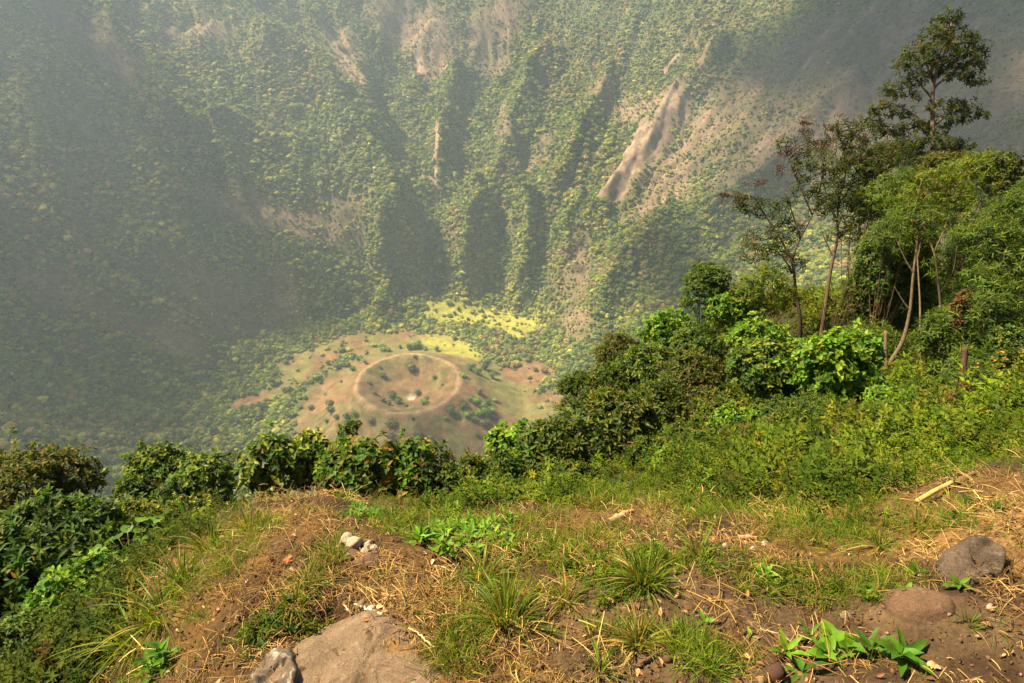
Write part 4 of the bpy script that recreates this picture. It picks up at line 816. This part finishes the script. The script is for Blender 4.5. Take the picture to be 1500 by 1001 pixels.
outline_rock('flat_rock', [(375, 1040), (400, 985), (425, 955), (470, 925), (520, 905), (560, 895), (590, 925), (600, 955), (650, 985), (690, 1040), (600, 1100), (480, 1100)], .006, M_ROCK, 'large flat pale rock half buried at the lower edge of the rim', seed=3, rough=.022)
outline_rock('half_buried_rock', [(1295, 872), (1320, 862), (1365, 866), (1400, 880), (1400, 905), (1350, 912), (1310, 900)], .03, M_EARTHROCK, 'smooth brown rock top barely showing out of the soil', seed=5, rough=.012, plate=.6)
def boulder(name, px, py, rx, ry, t, mat, label, cat='rock', seed=0, sq=(1, 1, 1), sink=.35, group=None, jag=.25, rz=0.):
    g = hit(px, py) if t is None else W(px, py, t); s = np.linalg.norm(g - [0, 0, CZ]) / 1000.; r = np.random.default_rng(seed); v, f = ICO3; n_ = nrm(r.normal(size=(16, 3))); d = v.copy()
    for k in range(16):     # chipped facets
        h_ = r.uniform(.62, .9); o = d @ n_[k] - h_; d = d - np.clip(o, 0, None)[:, None] * n_[k] * .9
    d = d * (1 + .10 * jag * ridged(v[:, 0] * 6 + seed, v[:, 1] * 6 + v[:, 2] * 5, 3, seed)[:, None]) * (1 + jag * .5 * np.stack([fbm(v[:, 0] * 2.2 + seed, v[:, 1] * 2.2 + v[:, 2] * 1.7, 4, seed)] * 3, 1)); dim = np.array([rx * s, .5 * (rx + ry) * s, ry * s * 1.1]) * sq
    d = d * dim; z = gz(g[0], g[1]); ctr = np.array([g[0], g[1], z + dim[2] * (1 - 2 * sink) * .8]); mb = MB(); ca, sa = math.cos(rz), math.sin(rz); d = np.stack([d[:, 0] * ca - d[:, 1] * sa, d[:, 0] * sa + d[:, 1] * ca, d[:, 2]], 1); mb.add(d, f)
    return add(name, mb.mesh(name, [mat], True), loc=ctr, label=label, cat=cat, group=group)
outline_rock('rock', [(1378, 845), (1386, 822), (1420, 808), (1462, 818), (1470, 838), (1440, 852), (1405, 856)], .05, M_ROCK2, 'grey angular rock with a light top lying on the litter slope', seed=8, rough=.03, plate=.85, tilt=(.05, .35))
outline_rock('lichened_rock', [(372, 1010), (385, 968), (412, 955), (432, 975), (428, 1020), (395, 1040)], .03, M_WHITE, 'dark jagged rock blotched with white lichen beside the flat rock', seed=9, rough=.06, plate=.8)
for i, (px, py, r_, lab) in enumerate([(508, 796, 11, 'crumbly whitish stone at the upper end of the white stone row'), (522, 802, 13, 'biggest crumbly whitish stone of the row on the grassy hump'), (540, 803, 9, 'rounded whitish stone in the middle of the row on the hump'), (548, 806, 6, 'smallest whitish stone of the row on the hump'), (536, 812, 7, 'whitish stone tucked below the others of the row')]):
    boulder('white_stone', px, py, r_, r_ * .8, None, M_CHALK, lab, 'stone', seed=20 + i, sink=.12, jag=.6, group='crumbly white stones on the grassy hump')
boulder('earth_clod', 540, 824, 24, 8, None, M_EARTHROCK, 'lump of bare earth hanging under the row of white stones', 'clod', seed=31, sink=.3, jag=.6)
boulder('earth_clod', 515, 815, 16, 8, None, M_EARTHROCK, 'dark earth clod with dry roots behind the lump of bare earth', 'clod', seed=32, sink=.35, jag=.6)
for i, (px, py, r_, m_, lab) in enumerate([(1102, 806, 5, M_CHALK, 'white scrap stone standing on the litter below the weeds'), (1062, 801, 5, M_CHALK, 'pale pebble near the curved dry stalk'), (1121, 798, 6, M_CHALK, 'flat oval pale pebble on the brown litter'), (1185, 865, 7, M_ROCK2, 'greyish pebble in the grass strip beside the earth mound'), (545, 893, 7, M_CHALK, 'pale chip of stone at the upper rim of the flat rock'), (1240, 905, 8, M_ROCK, 'brownish cube shaped stone above the long leaved weeds'),
        (742, 767, 6, M_CHALK, 'whitish stone beside the light green leafy weeds'), (1450, 892, 6, M_CHALK, 'oval pale pebble on the slope below the grey angular rock'), (895, 853, 8, M_EARTHROCK, 'reddish stone beside the pale tan leaf'), (1000, 722, 5, M_WHITE, 'light pebble in the weeds at the top of the bare soil'), (912, 727, 5, M_WHITE, 'rounded pinkish pebble among the short grass')]):
    boulder('stone', px, py, r_, r_ * .7, None, m_, lab, 'stone', seed=40 + i, sink=.25, jag=.4)
boulder('plastic_scrap', 1461, 597, 5, 4, 5.1, tint_mat('teal_plastic', 40, .4, .1, .1), 'scrap of teal plastic caught in the scrub', 'litter', seed=60, sink=0); scene.objects[-1] if False else None
ps = [o for o in COL.objects if o.name == 'plastic_scrap'][0]; ps.location = W(1461, 597, 4.9); ps.data.attributes['tint'].data.foreach_set('color', np.tile(np.array([.01, .30, .28, 1], np.float32), len(ps.data.vertices)))

# ------------------------------------------------------------ grass clumps and low weeds on the dirt
def blades(mb, r, base, n, L, w, spread, lean, pal, wt, seg=5):
    a = r.uniform(0, 6.28, n); out = np.abs(r.normal(0, 1, n)) * lean + .08; D = np.stack([np.cos(a) * out, np.sin(a) * out, np.ones(n)], 1); D = nrm(D); p = base + np.stack([np.cos(a), np.sin(a), np.zeros(n)], 1) * (r.random(n) ** .6 * spread)[:, None]
    Ls = L * r.uniform(.45, 1.1, n); wd = w * r.uniform(.7, 1.2, n); S = nrm(np.cross(D, [0, 0, 1.]) + r.normal(0, .3, (n, 3))); C = palette(r, n, pal, wt, .2); us = np.linspace(0, 1, seg); pts = []
    for u in us:
        c = p + D * (Ls * u)[:, None] + np.stack([np.cos(a) * out * .5, np.sin(a) * out * .5, -(.35 + .9 * out) * .62 * np.ones(n)], 1) * (Ls * u ** 2.2)[:, None]; ww = (wd * (1 - u ** 2) * (.55 + .45 * min(1, u * 4)))[:, None]
        pts += [c - S * ww * .5, c + S * ww * .5]
    v = np.stack(pts, 1).reshape(-1, 3); b = np.arange(n)[:, None] * (2 * seg); f = np.concatenate([b + [2 * k, 2 * k + 1, 2 * k + 3, 2 * k + 2] for k in range(seg - 1)]); mb.add(v, None, f, np.repeat(C, 2 * seg, 0))
GP = [(.11, .16, .012), (.075, .12, .010), (.18, .19, .018), (.30, .21, .05)]
def tuft(px, py, size, label, n=70, lean=.55, wt=(5, 4, 2, 1), w=.006, pal=GP, seed=0, name='grass_clump', cat='grass'):
    g = hit(px, py); r = np.random.default_rng(seed + px); mb = MB(); s = size * np.linalg.norm(g - [0, 0, CZ]) / 1000.; blades(mb, r, np.zeros(3), n, s, w, s * .22, lean, pal, wt, 6)
    v = mb.v[0]; gg = H(v[:, 0] + g[0], v[:, 1] + g[1]) - gz(g[0], g[1]); v[:, 2] = np.maximum(v[:, 2], gg + .002)
    return add(name, mb.mesh(name, [M_LEAF]), loc=[g[0], g[1], gz(g[0], g[1]) - .004], label=label, cat=cat, group='grass clumps on the trodden rim')
for a_ in [(742, 912, 95, 'largest bright green grass clump in the middle of the trodden rim', 150), (708, 845, 70, 'upright grass clump just above the largest bright one', 90), (945, 855, 75, 'dark green grass clump at the edge of the earth mound', 130), (830, 880, 55, 'yellowing grass clump between the largest clump and the bare earth', 60), (935, 945, 62, 'pale green grass clump on the bare soil below the dark green clump', 90), (990, 955, 50, 'small clump following the pale green one downhill', 55),
    (1025, 815, 62, 'thin upright grass clump on top of the earth mound', 45), (450, 860, 52, 'arching grass tuft above the dark hollow', 90), (432, 890, 50, 'grass tuft hanging down beside the dark hollow', 80), (490, 825, 48, 'short dense grass tuft left of the white stones', 70), (240, 905, 85, 'long bladed grass clump on the steep bank', 110), (200, 945, 80, 'grass clump lowest on the steep bank', 90),
    (310, 805, 60, 'light green grass clump on the top of the bank', 80), (365, 775, 50, 'short light grass clump next to the tan earth mound', 70), (1040, 985, 52, 'dark leafy grass clump near the lower frame edge', 50), (880, 985, 45, 'grass clump cut by the lower frame edge below the bare patch', 50), (805, 930, 34, 'sparse grass wisp beside the largest clump', 18), (672, 955, 44, 'low grass clump on the straw below the largest clump', 50),
    (1290, 800, 40, 'grass clump in the litter strip above the half buried rock', 50), (1190, 775, 42, 'grass clump in the strip under the weedy slope', 60), (1350, 775, 44, 'grass clump below the pale cane', 60), (870, 745, 46, 'grass clump near the splinter of pale bark', 60), (800, 760, 44, 'grass clump above the leafy weed band', 60), (1140, 855, 38, 'grass clump beside the greyish pebble', 50), (560, 850, 30, 'thin grass wisp under the earth lump', 16),
    (270, 860, 66, 'dense grass clump half way up the steep bank', 90), (640, 870, 32, 'dry yellow grass wisp on the straw', 30), (1420, 915, 32, 'small grass clump on the brown slope near the lower corner', 30)]:
    tuft(*a_[:4], n=a_[4], w=.0075 if a_[2] > 60 else .0055, wt=(2, 1, 3, 5) if 'yellow' in a_[3] or 'pale' in a_[3] else (5, 4, 2, 1))
def weedlet(px, py, size, label, n=12, L=.09, Wd=.03, pal=((.08, .18, .015), (.12, .22, .02)), seed=0, up=.5, name='leafy_weed', shoots=1, spread=.0):
    g = hit(px, py); r = np.random.default_rng(seed + px); mb = MB(); base = np.zeros(3)
    for s_ in range(shoots):
        o = np.array([r.normal(0, spread), r.normal(0, spread), 0.]); o[2] = gz(g[0] + o[0], g[1] + o[1]) - gz(g[0], g[1]); hgt = size * r.uniform(.6, 1.1); m = n; j = np.arange(m) / m; a = np.arange(m) * 2.4 + r.uniform(0, 6); P = o + np.stack([0 * j, 0 * j, j * hgt], 1)
        D = nrm(np.stack([np.cos(a), np.sin(a), up + j * .8 + r.normal(0, .15, m)], 1)); leaves(mb, P, D, np.tile([0, 0, 1.], (m, 1)) + r.normal(0, .2, (m, 3)), L * r.uniform(.6, 1.1, m) * (1 - .4 * j), Wd * r.uniform(.8, 1.2, m) * (1 - .3 * j), palette(r, m, pal, [1] * len(pal), .15), .35, True)
        if shoots > 1: tube(mb, [[0, 0, .004], o + [0, 0, .004]], [.002, .002], 4, (.12, .10, .04))
        if hgt > .03: tube(mb, [o, o + [0, 0, hgt]], [.003, .002], 5, (.09, .12, .03))
    v = mb.v; 
    return add(name, mb.mesh(name, [M_LEAF]), loc=[g[0], g[1], gz(g[0], g[1])], label=label, cat='weed', group='leafy weeds on the trodden rim')
weedlet(1240, 945, .05, 'nettle like weed with broad toothed leaves in front of the half buried rock', 10, .075, .045, shoots=3, spread=.04)
weedlet(1318, 965, .03, 'weed with long strap leaves standing highest beside the nettle like one', 9, .125, .04, pal=((.045, .12, .012), (.07, .16, .015)), up=.7)
weedlet(1275, 955, .03, 'dark strap leaved weed between the nettle like weed and the highest one', 8, .11, .03, pal=((.03, .09, .012), (.05, .12, .014)), up=.6)
weedlet(1175, 985, .01, 'flat weed whose long leaf lies on the soil towards the frame edge', 5, .13, .035, pal=((.06, .15, .014), (.05, .12, .012)), up=.15)
weedlet(1150, 960, .03, 'small upright weed with narrow yellow green leaves', 6, .10, .022, pal=((.13, .25, .02),), up=1.2)
weedlet(1185, 935, .03, 'slim weed above the flat lying one', 6, .10, .018, pal=((.08, .2, .02),), up=.8)
weedlet(1098, 935, .01, 'single pale leaf sprouting from the bare soil', 2, .06, .018, pal=((.16, .26, .03),), up=.4)
weedlet(1030, 912, .02, 'tiny two leaf sprout on the bare soil', 3, .055, .02, pal=((.09, .22, .02),), up=.7)
weedlet(655, 795, .07, 'lush light green weed patch on the dirt below the crater edge', 11, .07, .022, pal=((.12, .24, .02), (.09, .19, .02)), shoots=24, spread=.10)
weedlet(700, 785, .08, 'taller leafy weed patch joined to the light green one', 12, .07, .022, pal=((.10, .22, .02), (.14, .26, .025)), shoots=18, spread=.08)
weedlet(540, 752, .05, 'low creeping green weed mat at the foot of the heavy bush', 10, .05, .02, pal=((.06, .15, .015), (.09, .19, .02)), shoots=16, spread=.10)
weedlet(645, 748, .06, 'lobed weed beside the creeping mat', 10, .06, .03, pal=((.12, .2, .025),), shoots=4, spread=.04)
weedlet(252, 965, .10, 'broad leaved weed rosette on the steep bank', 14, .08, .028, pal=((.06, .16, .015), (.09, .2, .02)), shoots=3, spread=.04)
weedlet(405, 925, .03, 'dark creeping weed below the dark hollow', 9, .04, .018, pal=((.04, .09, .012),), shoots=7, spread=.05)
weedlet(1340, 850, .03, 'leafy weed trailing beside the grey angular rock', 8, .06, .022, pal=((.09, .18, .02),), shoots=5, spread=.06)
weedlet(1110, 850, .03, 'broad shiny leaf weed on the shoulder of the earth mound', 7, .08, .035, pal=((.09, .22, .02),), shoots=2, spread=.03)
weedlet(1430, 748, .06, 'lone weed on the bare litter slope above the grey rock', 10, .05, .02, pal=((.05, .12, .014),), shoots=3, spread=.03)

# ------------------------------------------------------------ stuff: ground cover, grass, straw, pebbles, fallen leaves
M_LEAFI = leaf_mat('ground_cover_leaf', .40, .75, 'INSTANCER', .1); M_STRAW = leaf_mat('straw', .1, .7, 'INSTANCER', .2, tt=(1, 1, 1)); M_PEB = leaf_mat('pebble', 0., .9, 'INSTANCER', .1)
def cover_proto(seed, h, L, Wd, shoots, n=9, spread=.1, droop=.3, hi=False):
    r = np.random.default_rng(seed); mb = MB()
    for s_ in range(shoots):
        o = np.array([r.normal(0, spread), r.normal(0, spread), 0]); hh = h * r.uniform(.4, 1.1); ln = r.normal(0, .25, 2); j = np.arange(n) / n; a = np.arange(n) * 2.4 + r.uniform(0, 6)
        P = o + np.stack([ln[0] * j * hh, ln[1] * j * hh, j * hh], 1); D = nrm(np.stack([np.cos(a), np.sin(a), .25 + .5 * j + r.normal(0, .2, n)], 1))
        leaves(mb, P, D, np.tile([0, 0, 1.], (n, 1)) + r.normal(0, .3, (n, 3)), L * r.uniform(.6, 1.2, n), Wd * r.uniform(.8, 1.2, n), np.ones((n, 3)), droop, hi)
        tube(mb, [o, o + [ln[0] * hh, ln[1] * hh, hh]], [.003, .0015], 3, (1, 1, 1), cap=False)
    return mb.mesh(f'cover_{seed}', [M_LEAFI])
cov = [cover_proto(1, .16, .045, .02, 9), cover_proto(2, .12, .035, .02, 10), cover_proto(3, .20, .07, .022, 6), cover_proto(4, .10, .06, .035, 6), cover_proto(5, .24, .05, .02, 7, 14), cover_proto(6, .14, .03, .014, 14, 12)]
def area_pts(n, seed, r0=1.0, r1=22., a0=-60, a1=82):
    n = int(n * 1.36)
    r = np.random.default_rng(seed); rr = np.exp(r.uniform(math.log(r0), math.log(r1), n)); th = R(1) * r.uniform(a0, a1, n); return r, np.sin(th) * rr, np.cos(th) * rr, rr
r, x, y, rr = area_pts(56000, 1); sdp = poly_sd(x, y, DIRT); wm = nmask(x, y, G_WEED); nn = fbm(x * 1.2, y * 1.2, 3, 401) * .5 + .5
leftw = np.maximum(sst(-.1, .35, x / np.maximum(y, .1)), .45 * sst(-.25, -.4, x / np.maximum(y, .1)) * sst(9, 6, rr))      # the drop on the other side carries bushes, not weeds
k = r.random(len(x)) < np.maximum(sst(.05, -.3, sdp) * np.clip(.55 + .9 * (nn - .35), 0.1, 1) * np.maximum(leftw, sst(-.5, -.1, sdp) * .8), wm * .6); x, y, rr, nn, sdp = x[k], y[k], rr[k], nn[k], sdp[k]; n = len(x)
s = r.uniform(.5, 1.2, n) * np.clip(.30 + rr * .09, .36, 1.5) * (.30 + 2.1 * nn ** 1.6) * (1 - .45 * sst(-.1, .15, sdp)); rot = np.stack([r.normal(0, .15, n), r.normal(0, .15, n), r.uniform(0, 6.28, n)], 1)
n5 = fbm(x * .8 + 5, y * .8, 3, 405); t_ = palette(r, n, [(.10, .15, .010), (.14, .18, .012), (.055, .095, .008), (.18, .18, .014), (.14, .07, .025)], [5, 4, 4, 1.2, .35]) * (.86 * (1 + .5 * n5) * (1 - .35 * sst(-.1, -.35, x / np.maximum(y, .1))))[:, None]
scatter('ground_cover', np.stack([x, y, H(x, y) - .01], 1), rot, s, r.integers(0, len(cov), n), t_, cov, 'low leafy weeds covering the slope of the rim', 'ground cover'); print('cover', n)
def grass_proto(seed, n, L, lean, w=.003):
    r = np.random.default_rng(seed); mb = MB(); blades(mb, r, np.zeros(3), n, L, w, .03, lean, [(1, 1, 1)], [1], 4); return mb.mesh(f'grass_{seed}', [M_LEAFI])
gp = [grass_proto(11, 16, .08, .5), grass_proto(12, 12, .06, .8), grass_proto(13, 20, .10, .4), grass_proto(14, 9, .05, 1.1, .004)]
r, x, y, rr = area_pts(34000, 2, 1.0, 8.); sdp = poly_sd(x, y, DIRT); gm = nmask(x, y, G_GRASS); bm_ = nmask(x, y, G_BARE); nn = fbm(x * 4, y * 4, 3, 411) * .5 + .5
k = r.random(len(x)) < np.clip(gm * .92 * sst(.28, .6, nn) + .05 * sst(.45, .7, nn) * (1 - bm_) + .25 * sst(.45, .05, np.abs(sdp + .1)), 0, 1); x, y, rr, nn = x[k], y[k], rr[k], nn[k]; n = len(x)
scatter('grass', np.stack([x, y, H(x, y) - .003], 1), np.stack([r.normal(0, .2, n), r.normal(0, .2, n), r.uniform(0, 6.28, n)], 1), r.uniform(.6, 1.35, n), r.integers(0, 4, n), palette(r, n, [(.11, .17, .012), (.08, .135, .010), (.17, .19, .018), (.28, .19, .05)], [5, 4, 3, 1.2]), gp, 'short green and yellowing grass growing on the rim soil', 'grass'); print('grass', n)
def straw_proto(seed, n, L, sp):
    r = np.random.default_rng(seed); mb = MB()
    for k in range(n):
        a = r.uniform(0, 6.28); o = np.array([r.normal(0, sp), r.normal(0, sp), .004 + .008 * r.random()]); l = L * r.uniform(.4, 1.2); d = np.array([math.cos(a), math.sin(a), r.normal(0, .12)]); s = np.array([-d[1], d[0], 0]); b = r.normal(0, .07)
        pts = smooth_path([o - d * l / 2, o + s * b * l * .5 + [0, 0, .006], o + d * l / 2], 5); tube(mb, pts, r.uniform(.0005, .0014), 4, (1, 1, 1), cap=False)
    return mb.mesh(f'straw_{seed}', [M_STRAW])
sp = [straw_proto(1, 12, .07, .03), straw_proto(2, 8, .11, .04), straw_proto(3, 16, .045, .035), straw_proto(4, 7, .10, .04)]
r, x, y, rr = area_pts(12000, 3, 1.0, 6.5); sdp = poly_sd(x, y, DIRT); bm_ = nmask(x, y, G_BARE); tn = nmask(x, y, G_TAN); nn = fbm(x * 3, y * 3, 3, 421) * .5 + .5
FR = np.array([hit(*p)[:2] for p in [(375, 1040), (425, 955), (520, 905), (585, 925), (640, 1000), (690, 1040)]]); on_rock = poly_sd(x, y, FR) > 0
k = r.random(len(x)) < np.where(on_rock, .1, 1) * np.clip((.55 * sst(.38, .66, nn) + .10 + .4 * tn) * (1 - .8 * bm_) * sst(-.3, .1, sdp), 0, 1); x, y = x[k], y[k]; n = len(x)
scatter('straw_litter', np.stack([x, y, H(x, y) + .004], 1), np.stack([r.normal(0, .1, n), r.normal(0, .1, n), r.uniform(0, 6.28, n)], 1), r.uniform(.6, 1.3, n), r.integers(0, 4, n), palette(r, n, [(.28, .17, .045), (.18, .10, .03), (.42, .28, .10), (.10, .055, .02)], [4, 4, 2, 3], .3), sp, 'dry straw and twiglets strewn over the rim soil', 'straw'); print('straw', n)
pebs = []
for s_ in range(4):
    v, f = ICO1; mb = MB(); q0 = np.random.default_rng(s_); mb.add(v * q0.uniform(.65, 1.15, (len(v), 1)) * [1, .8, .6], f); pebs.append(mb.mesh(f'pebble_{s_}', [M_PEB]))
r, x, y, rr = area_pts(26000, 4, 1.0, 5.5); sdp = poly_sd(x, y, DIRT); on_rock = poly_sd(x, y, FR) > 0; k = (sdp > -.1) & (r.random(len(x)) < np.where(on_rock, .1, .75)); x, y = x[k], y[k]; n = len(x); s = .0022 * np.exp(np.abs(r.normal(0, .75, n)))
scatter('pebbles', np.stack([x, y, H(x, y) + s * .3 + .003], 1), r.uniform(0, 6.28, (n, 3)), s, r.integers(0, 4, n), palette(r, n, [(.10, .055, .03), (.15, .09, .05), (.26, .18, .11), (.06, .036, .022)], [4, 4, .5, 4]), pebs, 'soil crumbs and tiny pebbles on the trodden rim', 'gravel')
fl = []
for s_ in range(4):
    q0 = np.random.default_rng(50 + s_); mb = MB(); D = np.array([[1., 0, .1]]); leaves(mb, np.zeros((1, 3)), D, np.array([[0, q0.normal(0, .4), 1.]]), np.array([1.]), np.array([.45]), np.ones((1, 3)), q0.uniform(-.3, .5), True, q0.uniform(.2, .9)); fl.append(mb.mesh(f'fallen_leaf_{s_}', [M_STRAW]))
r, x, y, rr = area_pts(3200, 5, 1.0, 6.5); sdp = poly_sd(x, y, DIRT); k = (sdp > -.2) & (r.random(len(x)) < np.where(poly_sd(x, y, FR) > 0, .1, .6)); x, y = x[k], y[k]; n = len(x)
scatter('leaf_litter', np.stack([x, y, H(x, y) + .010], 1), np.stack([r.normal(0, .35, n), r.normal(0, .35, n), r.uniform(0, 6.28, n)], 1), r.uniform(.012, .036, n), r.integers(0, 4, n), palette(r, n, [(.20, .09, .03), (.30, .16, .065), (.10, .05, .022), (.38, .26, .13)], [4, 3, 4, 1.2], .3), fl, 'small fallen dry leaves lying on the rim soil', 'leaf litter')

# shrubs clothing the steep inner slope just below the edge
shp = []
for s_, kd in ((1, 'dense'), (2, 'broad'), (3, 'bright')):
    rq = np.random.default_rng(s_); mbx, _ = foliage(lumps(np.array([0, 0, .55]), np.array([.6, .6, .5]), rq, 6), kd, s_, .8, 1.5, False); mm = mbx.mesh(f'slope_shrub_{s_}', [M_LEAFI]); shp.append(mm)
r = np.random.default_rng(9); x = r.uniform(-34, 30, 9000); y = r.uniform(5, 70, 9000); rr = np.hypot(x, y); z = H(x, y)
k = (rr > 7) & (r.random(9000) < .5 * np.clip(20 / rr, .3, 1)) & (z < -.80 * rr) & (np.abs(x) < y * 1.0 + 1); x, y, z, rr = x[k], y[k], z[k], rr[k]; n = len(x)
s = r.uniform(.7, 1.4, n) * np.clip(rr / 14, .7, 2.6); scatter('slope_shrubs', np.stack([x, y, z - .1], 1), np.stack([0 * x, 0 * x, r.uniform(0, 6.28, n)], 1), s, r.integers(0, 3, n), palette(r, n, [(.05, .09, .016), (.07, .12, .02), (.09, .10, .03)], [4, 3, 2]), shp, 'tangled scrub clothing the drop below the rim', 'scrub'); print('slope', n)

# ------------------------------------------------------------ small trees on the cinder cone
M_CONETREE = leaf_mat('cone_tree_foliage', .15, .8)
ct = []
for s_, (nb, tl, tn_) in enumerate([(5, 1.1, (.055, .085, .02)), (6, .9, (.045, .07, .018)), (4, 1.35, (.06, .10, .022)), (5, .8, (.10, .16, .025)), (5, .7, (.075, .075, .03))]):
    me_ = crown_proto(100 + s_, nb, tl); me_.materials.clear(); me_.materials.append(M_CONETREE); me_.attributes['tint'].data.foreach_set('color', np.tile(np.array([*tn_, 1], np.float32) * [1.6, 1.6, 1.6, 1], len(me_.vertices))); ct.append(me_)
CT = {
 'flank': ('small dark tree on the bare sunny flank of the cinder cone', 'scattered trees on the bare flank of the cinder cone', [(463, 551, 8), (508, 533, 7), (484, 592, 8), (485, 601, 8), (493, 611, 6), (440, 596, 5), (456, 596, 6), (517, 540, 6), (470, 560, 4), (477, 577, 4), (500, 560, 3), (535, 531, 4), (507, 611, 7), (520, 608, 6), (544, 616, 8), (573, 619, 11), (613, 635, 10), (560, 509, 9), (502, 522, 3), (478, 617, 4), (524, 526, 4), (455, 560, 3), (604, 612, 4), (575, 640, 8), (630, 640, 5)]),
 'bowl': ('low dark shrub inside the bowl of the cinder cone', 'shrubs inside the bowl of the cinder cone', [(575, 579, 10), (584, 587, 9), (603, 537, 10), (561, 549, 6), (612, 575, 6), (637, 552, 5), (549, 575, 5), (560, 585, 6), (570, 591, 6), (595, 594, 5), (648, 563, 4), (541, 560, 4), (608, 522, 4), (625, 583, 5), (557, 538, 3)]),
 'shoulder': ('dark tree on the thicketed shoulder of the cinder cone', 'trees on the thicketed shoulder of the cinder cone', [(679, 549, 7), (690, 539, 9), (700, 545, 8), (721, 551, 7), (660, 599, 10), (679, 594, 10), (683, 604, 10), (697, 585, 10), (706, 592, 9), (715, 588, 8), (702, 604, 9), (712, 605, 9), (720, 600, 8), (707, 619, 9), (690, 583, 7), (725, 585, 6), (694, 613, 7), (715, 618, 7), (702, 575, 6), (670, 608, 6), (722, 610, 6), (700, 636, 5)]),
 'rim': ('small tree standing on the far rim of the cinder cone', 'trees on the far rim of the cinder cone', [(599, 509, 6), (607, 508, 7), (613, 507, 7), (622, 510, 5), (640, 512, 5), (586, 508, 4)])}
rq = np.random.default_rng(4)
def cone_tree(px, py, w, label, group, mi):
    g = march(H, px, py + w * .4, 60, 2200, 2600); s = w * 1.5 * np.linalg.norm(g - [0, 0, CZ]) / 1000.; o = add('cone_tree', ct[mi], loc=[g[0], g[1], g[2] - .05 * s], label=label, cat='tree', group=group); o.scale = (s, s, s * rq.uniform(.85, 1.1)); o.rotation_euler[2] = rq.uniform(0, 6.28)
for key, (lab, grp, L) in CT.items():
    for px, py, w in L: cone_tree(px, py, w, lab, grp, int(rq.integers(0, 5)) if key != 'bowl' else int(rq.choice([1, 4])))
cone_tree(711, 536, 12, 'biggest single tree beside the cinder cone where the yellow meadow begins', None, 0); cone_tree(622, 589, 8, 'bright green bush on the near rim of the cinder cone', None, 3); cone_tree(653, 612, 5, 'tiny light green bush on the shaded flank of the cinder cone', None, 3)
for d in sorted(DIAG, key=lambda d: -d[3])[:60]: print(d)
